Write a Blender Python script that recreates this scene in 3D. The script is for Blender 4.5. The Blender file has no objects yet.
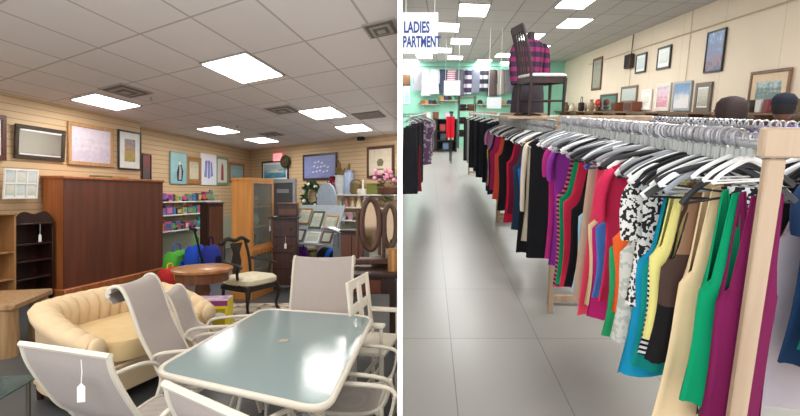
import bpy, math, random
from mathutils import Vector, Matrix
random.seed(7)
S = bpy.context.scene
COL = S.collection
PI = math.pi
F, HX, HY, EYE = 460.0, 400.0, 195.0, 1.6
TILT = math.atan((HY - 110.0) / F)
E = Vector((0, 0, EYE))
MR = Matrix.Translation(E) @ Matrix.Rotation(TILT, 4, 'X') @ Matrix.Translation(-E)
RIGHT = []          # top-level objects standing in the right-hand shop hall
ROOM = ['L']

# ---------------------------------------------------------------- view geometry
def ray(px, py):
    d = Vector(((px - HX) / F, 1.0, (HY - py) / F))
    if ROOM[0] == 'R':
        d = Matrix.Rotation(-TILT, 3, 'X') @ d
    return d
def at_z(px, py, z):
    d = ray(px, py); return E + d * ((z - EYE) / d.z)
def at_y(px, py, y):
    d = ray(px, py); return E + d * (y / d.y)
def at_plane(px, py, p, n):
    d = ray(px, py); return E + d * ((p - E).dot(n) / d.dot(n))

# ---------------------------------------------------------------- materials
def lin(c):
    o = []
    for v in c[:3]:
        v /= 255.0
        o.append(v / 12.92 if v <= .04045 else ((v + .055) / 1.055) ** 2.4)
    return (*o, 1.0)
MATS = {}
class NT:
    def __init__(s, name):
        m = bpy.data.materials.new(name); m.use_nodes = True
        s.m, s.nt = m, m.node_tree
        s.b = s.nt.nodes['Principled BSDF']
    def n(s, t, **k):
        x = s.nt.nodes.new(t)
        for a, v in k.items():
            if a.startswith('i_'):
                key = a[2:]; key = int(key) if key.isdigit() else key.replace('_', ' ')
                x.inputs[key].default_value = v
            else: setattr(x, a, v)
        return x
    def l(s, a, b, o=0, i=0):
        s.nt.links.new(a.outputs[o], b.inputs[i]); return b
    def math(s, op, a, b=None, c=None):
        x = s.n('ShaderNodeMath', operation=op)
        for i, v in enumerate((a, b, c)):
            if v is None: continue
            if isinstance(v, (int, float)): x.inputs[i].default_value = v
            else: s.nt.links.new(v, x.inputs[i])
        return x.outputs[0]
    def mix(s, fac, a, b):
        x = s.n('ShaderNodeMix', data_type='RGBA')
        for i, v in ((0, fac), (6, a), (7, b)):
            if isinstance(v, (int, float, tuple)): x.inputs[i].default_value = v
            else: s.nt.links.new(v, x.inputs[i])
        return x.outputs[2]
    def noise(s, scale, detail=2, coord='Object', stretch=None):
        tc = s.n('ShaderNodeTexCoord'); src = tc.outputs[coord]
        if stretch:
            mp = s.n('ShaderNodeMapping'); mp.inputs['Scale'].default_value = stretch
            s.nt.links.new(src, mp.inputs[0]); src = mp.outputs[0]
        x = s.n('ShaderNodeTexNoise'); x.inputs['Scale'].default_value = scale; x.inputs['Detail'].default_value = detail
        s.nt.links.new(src, x.inputs['Vector']); return x.outputs[0]
    def ramp(s, fac, stops, const=False):
        x = s.n('ShaderNodeValToRGB'); r = x.color_ramp
        if const: r.interpolation = 'CONSTANT'
        while len(r.elements) < len(stops): r.elements.new(.5)
        for e, (p, c) in zip(r.elements, stops): e.position = p; e.color = c
        s.nt.links.new(fac, x.inputs[0]); return x.outputs[0]
    def sep(s, coord='Object'):
        tc = s.n('ShaderNodeTexCoord'); x = s.n('ShaderNodeSeparateXYZ')
        s.nt.links.new(tc.outputs[coord], x.inputs[0]); return x.outputs
    def base(s, sock): s.nt.links.new(sock, s.b.inputs['Base Color'])
    def bump(s, h, st=.3, d=.01):
        x = s.n('ShaderNodeBump'); x.inputs['Strength'].default_value = st; x.inputs['Distance'].default_value = d
        s.nt.links.new(h, x.inputs['Height']); s.nt.links.new(x.outputs[0], s.b.inputs['Normal'])
def shade(c, k): return tuple(min(1, v * k) for v in c[:3]) + (1,)
def mat(c, rough=.6, metal=0, var=.08, scale=8, bump=0, spec=.5, coat=0):
    key = ('m', c, rough, metal, var, scale, bump, spec, coat)
    if key in MATS: return MATS[key]
    t = NT('plain'); L = lin(c)
    nz = t.noise(scale, 3)
    t.base(t.mix(nz, shade(L, 1 - var * 2), shade(L, 1 + var * 2)))
    t.b.inputs['Roughness'].default_value = rough; t.b.inputs['Metallic'].default_value = metal
    t.b.inputs['Specular IOR Level'].default_value = spec
    if coat: t.b.inputs['Coat Weight'].default_value = coat
    if bump: t.bump(t.noise(scale * 12, 2), bump, .004)
    MATS[key] = t.m; return t.m
def fabric(c, pat=None, c2=(20, 20, 22), sc=1.0):
    key = ('f', c, pat, c2, sc)
    if key in MATS: return MATS[key]
    t = NT('cloth'); A, B = lin(c), lin(c2)
    nz = t.noise(6, 3); body = t.mix(nz, shade(A, .85), shade(A, 1.12))
    o = t.sep()
    if pat == 'stripe':
        f = t.math('GREATER_THAN', t.math('FRACT', t.math('MULTIPLY', o[2], 38 * sc)), .5); body = t.mix(f, body, B)
    elif pat == 'vstripe':
        f = t.math('GREATER_THAN', t.math('FRACT', t.math('MULTIPLY', o[0], 38 * sc)), .5); body = t.mix(f, body, B)
    elif pat == 'plaid':
        f = t.math('GREATER_THAN', t.math('FRACT', t.math('MULTIPLY', o[2], 9 * sc)), .55)
        g = t.math('GREATER_THAN', t.math('FRACT', t.math('MULTIPLY', o[0], 11 * sc)), .6)
        body = t.mix(f, body, B); body = t.mix(t.math('MULTIPLY', g, .45), body, shade(A, .3))
    elif pat == 'print':
        n2 = t.noise(34 * sc, 1); f = t.math('GREATER_THAN', n2, .52); body = t.mix(f, body, B)
    elif pat == 'band':
        tc = t.sep('Generated')
        body = t.ramp(tc[2], [(0, lin((22, 20, 22))), (.33, lin((72, 54, 48))), (.62, A)], True)
    t.base(body); t.b.inputs['Roughness'].default_value = .9; t.b.inputs['Specular IOR Level'].default_value = .2
    t.bump(t.noise(140, 1), .15, .003)
    MATS[key] = t.m; return t.m
def wood(c1, c2, scale=3.0, rough=.42, st=(1, 1, .08)):
    key = ('w', c1, c2, scale, rough, st)
    if key in MATS: return MATS[key]
    t = NT('wood')
    n = t.noise(scale * 6, 6, 'Object', st)
    t.base(t.ramp(n, [(.3, lin(c2)), (.68, lin(c1))])); t.b.inputs['Roughness'].default_value = rough
    t.bump(n, .08, .004)
    MATS[key] = t.m; return t.m
def glass(tint=(225, 238, 235), rough=.05, alpha=.25):
    key = ('g', tint, rough, alpha)
    if key in MATS: return MATS[key]
    t = NT('glass')
    tr = t.n('ShaderNodeBsdfTransparent'); tr.inputs[0].default_value = lin(tint)
    t.b.inputs['Base Color'].default_value = lin(tint); t.b.inputs['Roughness'].default_value = rough
    mx = t.n('ShaderNodeMixShader'); mx.inputs[0].default_value = alpha
    t.nt.links.new(tr.outputs[0], mx.inputs[1]); t.nt.links.new(t.b.outputs[0], mx.inputs[2])
    t.nt.links.new(mx.outputs[0], t.nt.nodes['Material Output'].inputs[0])
    MATS[key] = t.m; return t.m
def emit(c, st):
    key = ('e', c, st)
    if key in MATS: return MATS[key]
    t = NT('lamp'); t.b.inputs['Base Color'].default_value = (.8, .8, .8, 1)
    t.b.inputs['Emission Color'].default_value = lin(c); t.b.inputs['Emission Strength'].default_value = st
    MATS[key] = t.m; return t.m
def art(cols, scale=4, grad=.5, rough=.35):
    """a painted or printed picture: cols run from the bottom of the sheet to the top"""
    key = ('a', tuple(cols), scale, grad, rough)
    if key in MATS: return MATS[key]
    t = NT('print')
    z = t.sep('Generated')[2]; n = t.noise(scale, 4, 'Generated')
    v = t.math('ADD', t.math('MULTIPLY', z, grad), t.math('MULTIPLY', t.math('SUBTRACT', n, .5 - .5 * (1 - grad)), 1.6 - grad))
    st = [(i / max(1, len(cols) - 1), lin(c)) for i, c in enumerate(cols)]
    t.base(t.ramp(v, st)); t.b.inputs['Roughness'].default_value = rough
    MATS[key] = t.m; return t.m

# ---------------------------------------------------------------- mesh builder
def sm(pts, k=6, closed=False):
    P = [Vector(p) for p in pts]; n = len(P); out = []
    for i in range(n if closed else n - 1):
        if closed: a, b, c, d = P[i - 1], P[i], P[(i + 1) % n], P[(i + 2) % n]
        else: a, b, c, d = P[max(i - 1, 0)], P[i], P[i + 1], P[min(i + 2, n - 1)]
        for j in range(k):
            t = j / k
            out.append(.5 * ((2 * b) + (c - a) * t + (2 * a - 5 * b + 4 * c - d) * t * t + (3 * b - a - 3 * c + d) * t ** 3))
    if not closed: out.append(P[-1])
    return out
class MB:
    def __init__(s): s.v, s.f, s.mi = [], [], []; s.cur = 0
    def add(s, vs, fs):
        o = len(s.v); s.v += [tuple(v) for v in vs]
        s.f += [tuple(i + o for i in f) for f in fs]; s.mi += [s.cur] * len(fs); return s
    def box(s, c, d, b=.004, rz=0, rx=0, ry=0):
        hx, hy, hz = d[0] / 2, d[1] / 2, d[2] / 2
        b = min(b, hx * .45, hy * .45, hz * .45)
        M = Matrix.Translation(Vector(c)) @ Matrix.Rotation(rz, 4, 'Z') @ Matrix.Rotation(ry, 4, 'Y') @ Matrix.Rotation(rx, 4, 'X')
        vs, ix = [], {}
        for sx in (-1, 1):
            for sy in (-1, 1):
                for sz in (-1, 1):
                    for ax in range(3):
                        p = [sx * (hx - b), sy * (hy - b), sz * (hz - b)]
                        p[ax] = (sx * hx, sy * hy, sz * hz)[ax]
                        ix[(sx, sy, sz, ax)] = len(vs); vs.append(M @ Vector(p))
        fs = []
        for ax in range(3):
            u, w = (ax + 1) % 3, (ax + 2) % 3
            for sg in (-1, 1):
                q = []
                for a, bb in ((-1, -1), (1, -1), (1, 1), (-1, 1)):
                    k = [0, 0, 0]; k[ax] = sg; k[u] = a; k[w] = bb; q.append(ix[(*k, ax)])
                fs.append(q if sg > 0 else q[::-1])
        for ax in range(3):
            u, w = (ax + 1) % 3, (ax + 2) % 3
            for a in (-1, 1):
                for bb in (-1, 1):
                    k0 = [0, 0, 0]; k1 = [0, 0, 0]; k0[u] = k1[u] = a; k0[w] = k1[w] = bb; k0[ax] = -1; k1[ax] = 1
                    q = [ix[(*k0, u)], ix[(*k1, u)], ix[(*k1, w)], ix[(*k0, w)]]
                    fs.append(q if a * bb > 0 else q[::-1])
        for sx in (-1, 1):
            for sy in (-1, 1):
                for sz in (-1, 1):
                    q = [ix[(sx, sy, sz, a)] for a in range(3)]
                    fs.append(q if sx * sy * sz > 0 else q[::-1])
        return s.add(vs, fs)
    def loft(s, rings, caps=True, closed=False):
        n = len(rings[0]); vs = [p for r in rings for p in r]; fs = []
        m = len(rings)
        for i in range(m if closed else m - 1):
            for j in range(n):
                a, b = i * n + j, i * n + (j + 1) % n
                c, d = ((i + 1) % m) * n + (j + 1) % n, ((i + 1) % m) * n + j
                fs.append((a, b, c, d))
        if caps and not closed:
            fs.append(tuple(range(n))[::-1]); fs.append(tuple(range((m - 1) * n, m * n)))
        return s.add(vs, fs)
    def tube(s, pts, r, n=8, flat=1.0, closed=False, caps=True):
        P = [Vector(p) for p in pts]; m = len(P); R = r if isinstance(r, (list, tuple)) else [r] * m
        up = None; rings = []
        for i in range(m):
            if closed: t = (P[(i + 1) % m] - P[i - 1])
            else: t = P[min(i + 1, m - 1)] - P[max(i - 1, 0)]
            t = t.normalized() if t.length > 1e-9 else Vector((0, 0, 1))
            if up is None:
                up = Vector((0, 0, 1)) if abs(t.z) < .9 else Vector((0, 1, 0))
            up = (up - t * up.dot(t)); up = up.normalized() if up.length > 1e-6 else t.orthogonal().normalized()
            sd = t.cross(up)
            rings.append([P[i] + sd * (R[i] * math.cos(2 * PI * k / n)) + up * (R[i] * flat * math.sin(2 * PI * k / n)) for k in range(n)])
        return s.loft(rings, caps, closed)
    def lathe(s, prof, n=20, c=(0, 0, 0), sx=1, sy=1):
        c = Vector(c)
        return s.loft([[c + Vector((r * sx * math.cos(2 * PI * k / n), r * sy * math.sin(2 * PI * k / n), z)) for k in range(n)] for r, z in prof])
    def ball(s, c, r, n=14, m=8, sx=1, sy=1, sz=1):
        return s.lathe([(r * max(.02, math.sin(PI * i / m)), -r * sz * math.cos(PI * i / m)) for i in range(m + 1)], n, c, sx, sy)
    def prism(s, poly, y0, y1):
        """polygon in x,z pushed along y"""
        n = len(poly)
        vs = [(p[0], y0, p[1]) for p in poly] + [(p[0], y1, p[1]) for p in poly]
        fs = [tuple(range(n)), tuple(range(2 * n - 1, n - 1, -1))] + [(i, i + n, (i + 1) % n + n, (i + 1) % n) for i in range(n)]
        return s.add(vs, fs)
    def slab(s, poly, z0, z1):
        n = len(poly)
        vs = [(p[0], p[1], z0) for p in poly] + [(p[0], p[1], z1) for p in poly]
        fs = [tuple(range(n))[::-1], tuple(range(n, 2 * n))] + [(i, (i + 1) % n, (i + 1) % n + n, i + n) for i in range(n)]
        return s.add(vs, fs)
    def grid(s, rows, thick=None):
        """open sheet given as rows of points; thick doubles it into a closed thin body"""
        R = [[Vector(p) for p in r] for r in rows]; m, n = len(R), len(R[0])
        if not thick:
            return s.add([p for r in R for p in r], [(i * n + j, i * n + j + 1, (i + 1) * n + j + 1, (i + 1) * n + j) for i in range(m - 1) for j in range(n - 1)])
        rings = []
        for i in range(m):
            top, bot = [], []
            for j in range(n):
                du = R[i][min(j + 1, n - 1)] - R[i][max(j - 1, 0)]; dv = R[min(i + 1, m - 1)][j] - R[max(i - 1, 0)][j]
                nn = du.cross(dv); nn = nn.normalized() if nn.length > 1e-9 else Vector((0, 0, 1))
                top.append(R[i][j] + nn * thick / 2); bot.append(R[i][j] - nn * thick / 2)
            rings.append(top + bot[::-1])
        return s.loft(rings)
    def move(s, M):
        s.v = [tuple(M @ Vector(v)) for v in s.v]; return s
    def mesh(s, name, ms, smooth=True, ang=40):
        me = bpy.data.meshes.new(name); me.from_pydata(s.v, [], s.f)
        if not isinstance(ms, (list, tuple)): ms = [ms]
        for m in ms: me.materials.append(m)
        if len(ms) > 1: me.polygons.foreach_set('material_index', s.mi)
        import bmesh
        bm = bmesh.new(); bm.from_mesh(me); bmesh.ops.recalc_face_normals(bm, faces=bm.faces); bm.to_mesh(me); bm.free()
        if smooth:
            me.polygons.foreach_set('use_smooth', [True] * len(me.polygons))
            me.set_sharp_from_angle(angle=math.radians(ang))
        me.update(); return me

def link(o, top=True):
    COL.objects.link(o)
    if top and ROOM[0] == 'R': RIGHT.append(o)
    return o
def props(o, label=None, cat=None, group=None, kind=None):
    for k, v in (('label', label), ('category', cat), ('group', group), ('kind', kind)):
        if v: o[k] = v
    return o
def T(name, label, cat, loc, rz=0, group=None, rot=None, sc=1):
    o = bpy.data.objects.new(name, None); o.empty_display_size = .1
    o.location = loc; o.rotation_euler = rot or (0, 0, rz); o.scale = (sc, sc, sc) if isinstance(sc, (int, float)) else sc
    return props(link(o), label, cat, group)
def P(par, name, mb, m, label=None, smooth=True, ang=40, kind=None):
    o = bpy.data.objects.new(name, mb.mesh(name, m, smooth, ang)); link(o, False); o.parent = par
    return props(o, label, None, None, kind)
def ONE(name, label, cat, mb, m, loc=(0, 0, 0), rz=0, group=None, rot=None, sc=1, smooth=True, ang=40):
    o = bpy.data.objects.new(name, mb.mesh(name, m, smooth, ang)); o.location = loc; o.rotation_euler = rot or (0, 0, rz)
    o.scale = (sc, sc, sc) if isinstance(sc, (int, float)) else sc
    return props(link(o), label, cat, group)
def SET(name, mb, m, label=None, smooth=False):
    o = bpy.data.objects.new(name, mb.mesh(name, m, smooth))
    return props(link(o), label, None, None, 'structure')
def DUP(src, loc, rz=0, label=None, group=None, rot=None, sc=None):
    r = src.copy(); link(r); r.location = loc; r.rotation_euler = rot or (0, 0, rz)
    if sc: r.scale = (sc, sc, sc) if isinstance(sc, (int, float)) else sc
    if label: r['label'] = label
    if group: r['group'] = group
    for ch in src.children:
        c = ch.copy(); COL.objects.link(c); c.parent = r
        for g in ch.children:
            d = g.copy(); COL.objects.link(d); d.parent = c
    return r
def text_mb(txt, size, depth=.002, bold=0, width=1.0, align='CENTER'):
    cu = bpy.data.curves.new('lettering', 'FONT'); cu.body = txt; cu.size = size; cu.extrude = depth; cu.offset = bold
    cu.align_x = align; cu.resolution_u = 3; cu.space_line = .95
    o = bpy.data.objects.new('lettering', cu); COL.objects.link(o)
    dg = bpy.context.evaluated_depsgraph_get(); me = bpy.data.meshes.new_from_object(o.evaluated_get(dg))
    mb = MB(); mb.add([(v.co.x * width, -v.co.z, v.co.y) for v in me.vertices], [tuple(p.vertices) for p in me.polygons])
    bpy.data.objects.remove(o); bpy.data.curves.remove(cu); bpy.data.meshes.remove(me)
    return mb
ORD = ['first', 'second', 'third', 'fourth', 'fifth', 'sixth', 'seventh', 'eighth', 'ninth', 'tenth', 'eleventh', 'twelfth', 'thirteenth', 'fourteenth']

# ---------------------------------------------------------------- shared builders
class Wall:
    """vertical plane through a and b (x,y); viewer's side is to the right of a->b when side=-1"""
    def __init__(s, a, b):
        s.a, s.b = Vector((a[0], a[1], 0)), Vector((b[0], b[1], 0)); s.u = (s.b - s.a).normalized()
        s.n = Vector((s.u.y, -s.u.x, 0))
        if s.n.dot(E - s.a) < 0: s.n = -s.n
        s.rz = math.atan2(-s.n.x, s.n.y) + PI      # local -y looks out of the wall
    def hit(s, px, py, off=0): return at_plane(px, py, s.a + s.n * off, s.n)
def wall_slab(name, w, z0, z1, m, th=.12, label=None):
    a, b = w.a, w.b; mb = MB(); n = w.n * th
    mb.slab([(a.x, a.y), (b.x, b.y), (b.x - n.x, b.y - n.y), (a.x - n.x, a.y - n.y)], z0, z1)
    return SET(name, mb, m, label)
def rect_on(w, x0, x1, y0, y1, off=.03):
    cx, cy = (x0 + x1) / 2, (y0 + y1) / 2
    l, r, t, b = w.hit(x0, cy, off), w.hit(x1, cy, off), w.hit(cx, y0, off), w.hit(cx, y1, off)
    return (l + r) / 2, (r - l).length, t.z - b.z, b.z
def framed(w, box, label, fm, pic, bw=.05, matm=None, mw=.0, off=.03, name='framed_picture', cat='picture', lean=0, roll=0, shapes=None, gl=False, group=None):
    c, W, H, zb = rect_on(w, *box, off)
    t = T(name, label, cat, (c.x, c.y, zb), group=group, rot=(lean, roll, w.rz))
    mb = MB()
    mb.box((0, 0, bw / 2), (W, .035, bw), .006); mb.box((0, 0, H - bw / 2), (W, .035, bw), .006)
    for sx in (-1, 1): mb.box((sx * (W - bw) / 2, 0, H / 2), (bw, .035, H - bw * 1.98), .006)
    P(t, 'frame', mb, fm)
    if matm: P(t, 'mount', MB().box((0, .004, H / 2), (W - bw * 1.6, .01, H - bw * 1.6), .001), matm)
    iw, ih = W - 2 * bw - 2 * mw, H - 2 * bw - 2 * mw
    pc = P(t, 'picture', MB().box((0, -.002 if matm else .002, H / 2), (iw, .01, ih), .001), pic)
    for nm, polys, m in (shapes or []):
        q = MB()
        for poly in polys: q.prism([((x - .5) * iw, H / 2 + (z - .5) * ih) for x, z in poly], -.0085, -.005)
        P(pc, nm, q, m, smooth=False)
    return t
# ================================================================ LEFT: furniture room
CEIL = 3.1
OAK = wood((198, 136, 70), (172, 110, 52)); WALNUT = wood((112, 62, 42), (88, 46, 30), 1.5); DARK = wood((58, 28, 20), (34, 16, 12))
PINE = wood((178, 132, 84), (150, 104, 62)); CHERRY = wood((182, 108, 60), (154, 84, 42), 2); BLACKW = wood((38, 26, 24), (22, 15, 14))
CREAMP = mat((208, 200, 184), .35, var=.03); WHITE = mat((238, 238, 234), .45, var=.02); BLACK = mat((22, 22, 24), .5, var=.1)
GOLD = wood((176, 128, 72), (140, 96, 48), 6); CHROME = mat((190, 190, 192), .25, 1, var=.02); STEEL = mat((120, 122, 124), .4, .8, var=.03)
GLASS = glass((225, 232, 228), .05, .1)

def slat_mat():
    t = NT('slatwall'); o = t.sep(); fz = t.math('FRACT', t.math('MULTIPLY', o[2], 9.5))
    g = t.math('LESS_THAN', fz, .13); n = t.noise(2.5, 3)
    b = t.mix(n, lin((202, 172, 134)), lin((214, 186, 148)))
    b = t.mix(g, b, lin((176, 142, 104)))
    low = t.math('LESS_THAN', o[2], .98)
    t.base(t.mix(low, b, lin((176, 180, 158)))); t.b.inputs['Roughness'].default_value = .6
    t.bump(t.math('SUBTRACT', 1.0, t.math('MULTIPLY', g, t.math('SUBTRACT', 1.0, low))), .5, .01); return t.m
SLAT = slat_mat()
def tile_mat(name, da, db, o, ta, tb, lw, c, cl, rough=.9, var=.04, sc=3, bump=.0, spec=.3):
    """sheet of tiles along horizontal directions da, db starting from corner o"""
    t = NT(name); x = t.sep()
    det = da[0] * db[1] - da[1] * db[0]
    def coef(ax, ay, k): # (p-o) expressed on one direction
        s = t.math('MULTIPLY', t.math('SUBTRACT', x[0], o[0]), ax / det / k)
        return t.math('ADD', s, t.math('MULTIPLY', t.math('SUBTRACT', x[1], o[1]), ay / det / k))
    u = coef(db[1], -db[0], ta); v = coef(-da[1], da[0], tb)
    def line(s, w):
        f = t.math('FRACT', t.math('ADD', s, 100.0)); return t.math('LESS_THAN', t.math('ABSOLUTE', t.math('SUBTRACT', t.math('FRACT', t.math('ADD', f, .5)), .5)), w)
    ln = t.math('MAXIMUM', line(u, lw / ta / 2), line(v, lw / tb / 2))
    cb = t.n('ShaderNodeCombineXYZ'); t.nt.links.new(t.math('FLOOR', u), cb.inputs[0]); t.nt.links.new(t.math('FLOOR', v), cb.inputs[1])
    wn = t.n('ShaderNodeTexWhiteNoise', noise_dimensions='2D'); t.nt.links.new(cb.outputs[0], wn.inputs[0])
    L = lin(c); n = t.noise(sc, 4)
    b = t.mix(wn.outputs[0], shade(L, 1 - var), shade(L, 1 + var)); b = t.mix(t.math('MULTIPLY', n, .5), b, shade(L, .9))
    t.base(t.mix(ln, b, lin(cl))); t.b.inputs['Roughness'].default_value = rough; t.b.inputs['Specular IOR Level'].default_value = spec
    if bump: t.bump(t.math('SUBTRACT', 1.0, ln), bump, .004)
    return t.m
dA = Vector((85, 460, 0)).normalized(); dB = Vector((-740, 460, 0)).normalized()
def cl(px, py): return at_z(px, py, CEIL)
O_ = cl(140, 34); TB, TA = .77, 1.03
ceil_m = tile_mat('ceiling_tiles', dA, dB, (O_.x, O_.y), TA, TB, .026, (240, 233, 230), (196, 187, 181), var=.03)
wN = Wall(cl(-60, 79), cl(140, 121.5)); wF = Wall(cl(141, 127), cl(250, 150)); wB = Wall(cl(250, 150), cl(402, 133))
c0, c1 = wF.b, wB.b
SET('floor', MB().slab([(-9, -.6), (0, -.6), (0, 18), (-9, 18)], -.1, 0), mat((76, 79, 81), .35, var=.14, scale=2.2), 'dark grey floor of the furniture room')
SET('ceiling', MB().slab([(-9, -3), (0, -3), (0, 19), (-9, 19)], CEIL, CEIL + .08), ceil_m, 'suspended grey tile ceiling over the furniture')
wall_slab('wall_left', wF, 0, CEIL, SLAT, label='tan slat wall behind the toy shelves')
mb = MB(); e1 = wN.b; e0 = wN.a - wN.u * 5; e2 = Vector((wF.a.x - .15, wF.a.y + .02, 0))
mb.slab([(e0.x, e0.y), (e1.x, e1.y), (e2.x, e2.y), (e0.x - .6, e0.y + .1)], 0, CEIL)
SET('wall_left', mb, SLAT, 'nearer tan slat wall behind the big wardrobe')
wall_slab('wall_back', wB, 0, CEIL, SLAT, label='far tan slat wall with ship and bird pictures')
SET('wall_partition', MB().box((0, 11.4, 3.2), (.0088, 21.2, 9.4), .001), mat((245, 245, 245), .6, var=0), 'thin white partition between the two rooms')

# ---- ceiling lights and vents
LAMP = emit((255, 252, 246), 9.0)
def para(p, sa, sb, z0, z1):
    a, b = dA * sa / 2, dB * sb / 2
    return MB().slab([(p.x - a.x - b.x, p.y - a.y - b.y), (p.x + a.x - b.x, p.y + a.y - b.y), (p.x + a.x + b.x, p.y + a.y + b.y), (p.x - a.x + b.x, p.y - a.y + b.y)], z0, z1)
ZERO = Vector((0, 0, 0))
def panel_light(loc, sa, sb, label, A, power, frame_m, group, kind='L'):
    t = T('ceiling_light', label, 'ceiling light', loc, group=group)
    P(t, 'housing', para(ZERO, sa + .03, sb + .03, -.012, .0), frame_m, smooth=False)
    P(t, 'diffuser', para(ZERO, sa - .04, sb - .04, -.02, -.012), LAMP if kind == 'L' else LAMP2, smooth=False)
    ld = bpy.data.lights.new('tube_light', 'AREA'); ld.shape = 'RECTANGLE'; ld.size = sb * .8; ld.size_y = sa * .8; ld.energy = power
    ld.color = (1, .97, .92) if kind == 'L' else (1, .985, .96)
    lo = bpy.data.objects.new('tube_light', ld); COL.objects.link(lo); lo.parent = t; lo.location = (0, 0, -.05)
    return t
FR = mat((150, 146, 140), .5)
LP = [(107, 102, 'ceiling light panel above the tall brown wardrobe, leftmost of all'), (244, 69, 'largest bright ceiling light panel, nearest over the furniture room'),
      (219, 130, 'ceiling light panel over the toy shelves'), (323, 113, 'ceiling light panel between the dark flat grille and the middle vent'),
      (354, 128, 'ceiling light panel nearest the security camera on the far wall'), (262, 140, 'farthest small ceiling light panel, above the exit sign')]
def snap(p):
    d = p - O_; det = dA.x * dB.y - dA.y * dB.x
    u = (d.x * dB.y - d.y * dB.x) / det; v = (-d.x * dA.y + d.y * dA.x) / det
    u = math.floor(u / TA) * TA + TA / 2; v = math.floor(v / TB) * TB + TB / 2
    return O_ + dA * u + dB * v
for x, y, lb in LP: panel_light(cl(x, y), TA * .9, TB, lb, 0, 17, FR, 'lit panels in the tile ceiling')
for x, y in ((-1.0, 1.2), (-3.2, 2.0), (-1.6, -1.2), (-4.6, 4.0)):
    panel_light(Vector((x, y, CEIL)), TA, TB, 'ceiling light panel overhead, in front of the dining set', 0, 17, FR, 'ceiling lights above the photographer')
VM = mat((176, 168, 160), .5, .1); VD = mat((112, 104, 98), .6)
def vent(px, py, s, label, flat=False):
    p = cl(px, py); t = T('ceiling_vent', label, 'vent', p)
    P(t, 'grille_frame', para(ZERO, s, s, -.015, 0), VD if flat else VM, smooth=False)
    if flat:
        for k in range(5): P(t, 'slat', para(dA * ((k - 2) * s * .17), s * .04, s * .86, -.02, -.013), VM, smooth=False)
    else:
        for k in range(4):
            r = s * (.84 - .2 * k)
            P(t, 'louvre', para(ZERO, r, r, -.021 - .006 * k, -.013), VD if k % 2 == 0 else VM, smooth=False)
vent(126, 90.5, .62, 'square louvred vent behind the wardrobe light panel'); vent(283, 109.5, .6, 'square louvred vent in the middle of the ceiling')
vent(271, 134, .6, 'small far louvred vent beside the farthest light'); vent(381.5, 28, .34, 'large louvred vent at the partition, nearest of all'); vent(369, 115, .62, 'dark flat grille near the partition ceiling edge', True)
for x, y, lb in ((151, 97, 'sprinkler head beside the wardrobe vent'), (237, 125, 'sprinkler head between two light panels')):
    t = T('sprinkler_head', lb, 'sprinkler', cl(x, y))
    P(t, 'pipe', MB().tube([(0, 0, 0), (0, 0, -.05)], .012), CHROME); P(t, 'deflector', MB().lathe([(.03, -.055), (.03, -.05), (.01, -.045)], 10), CHROME)

# ---- pictures
framed(wN, (-16, 6, 114, 160), 'dark red framed print cut off at the picture edge, leftmost on the wall', wood((96, 48, 34), (70, 30, 20)), art([(60, 70, 80), (120, 120, 130), (200, 196, 190)]), .07, WHITE, .05)
framed(wN, (14, 64, 127, 160), 'wide dark framed mirror, left of the pink painting', mat((74, 62, 52), .3, .4), mat((176, 172, 160), .06, .95, var=.02), .06, None, 0, name='wall_mirror', cat='mirror', shapes=[('bevel_strip', [[(.02, .92), (.98, .92), (.98, .985), (.02, .985)]], mat((225, 226, 228), .15, .3)), ('bevel_strip', [[(.02, .02), (.98, .02), (.98, .06), (.02, .06)]], mat((225, 226, 228), .15, .3))], lean=.05)
framed(wN, (68, 113, 125, 166), 'gold framed pale pink painting above the wardrobe', wood((196, 154, 110), (170, 124, 80), 5), art([(216, 200, 212), (198, 186, 204), (222, 210, 220), (206, 196, 210)], 7), .065)
framed(wN, (118, 141, 131, 170), 'black framed picture of a yellow hillside, right of the pink painting', mat((46, 44, 44), .4), art([(92, 130, 92), (150, 160, 96), (206, 160, 74), (110, 130, 170), (120, 150, 190)], 5), .035, mat((234, 234, 228), .7), .13)
framed(wF, (142, 151, 154, 180), 'unframed dark red and teal canvas leaning behind the wardrobe end', wood((80, 50, 46), (60, 34, 30)), art([(120, 50, 56), (70, 90, 92), (150, 70, 70), (64, 80, 90)], 9), .02)
framed(wF, (170, 186.5, 152, 184), 'teal painting of a black and white bird, left of the gold framed picture', mat((150, 176, 178), .5), art([(120, 176, 190), (150, 196, 200), (170, 206, 206)], 6), .02,
       shapes=[('painted_bird', [[(.42, .08), (.72, .08), (.8, .4), (.68, .62), (.5, .6), (.38, .35)]], mat((36, 42, 54), .5)), ('painted_breast', [[(.5, .12), (.66, .12), (.68, .4), (.6, .72), (.5, .7), (.54, .45)]], WHITE)])
framed(wF, (186.5, 201, 157, 184), 'gold framed still life between the bird painting and the white sheet', GOLD, art([(196, 190, 160), (214, 206, 180), (150, 150, 120)], 8), .09, mat((170, 130, 86), .6), .04)
framed(wF, (200.5, 216, 154, 185), 'white sheet with a blue and purple figure drawing', WHITE, art([(226, 228, 236), (232, 232, 240)], 4), .02,
       shapes=[('drawn_figure', [[(.2, .25), (.36, .22), (.42, .8), (.28, .78)], [(.44, .2), (.58, .2), (.6, .8), (.46, .8)], [(.64, .25), (.8, .3), (.72, .76), (.64, .74)]], art([(70, 80, 160), (140, 150, 210), (120, 80, 130)], 6))])
framed(wF, (216, 228, 157, 185), 'green framed tall picture of a single red figure', mat((126, 146, 116), .5), art([(206, 210, 196), (220, 220, 210)], 4), .07, shapes=[('figure', [[(.36, .1), (.64, .1), (.6, .7), (.5, .86), (.4, .7)]], mat((156, 62, 72), .6))])
framed(wF, (229, 244, 163, 182), 'small gold framed turquoise picture nearest the far corner', GOLD, art([(90, 150, 160), (160, 196, 200), (120, 160, 176)], 7), .08)
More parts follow.
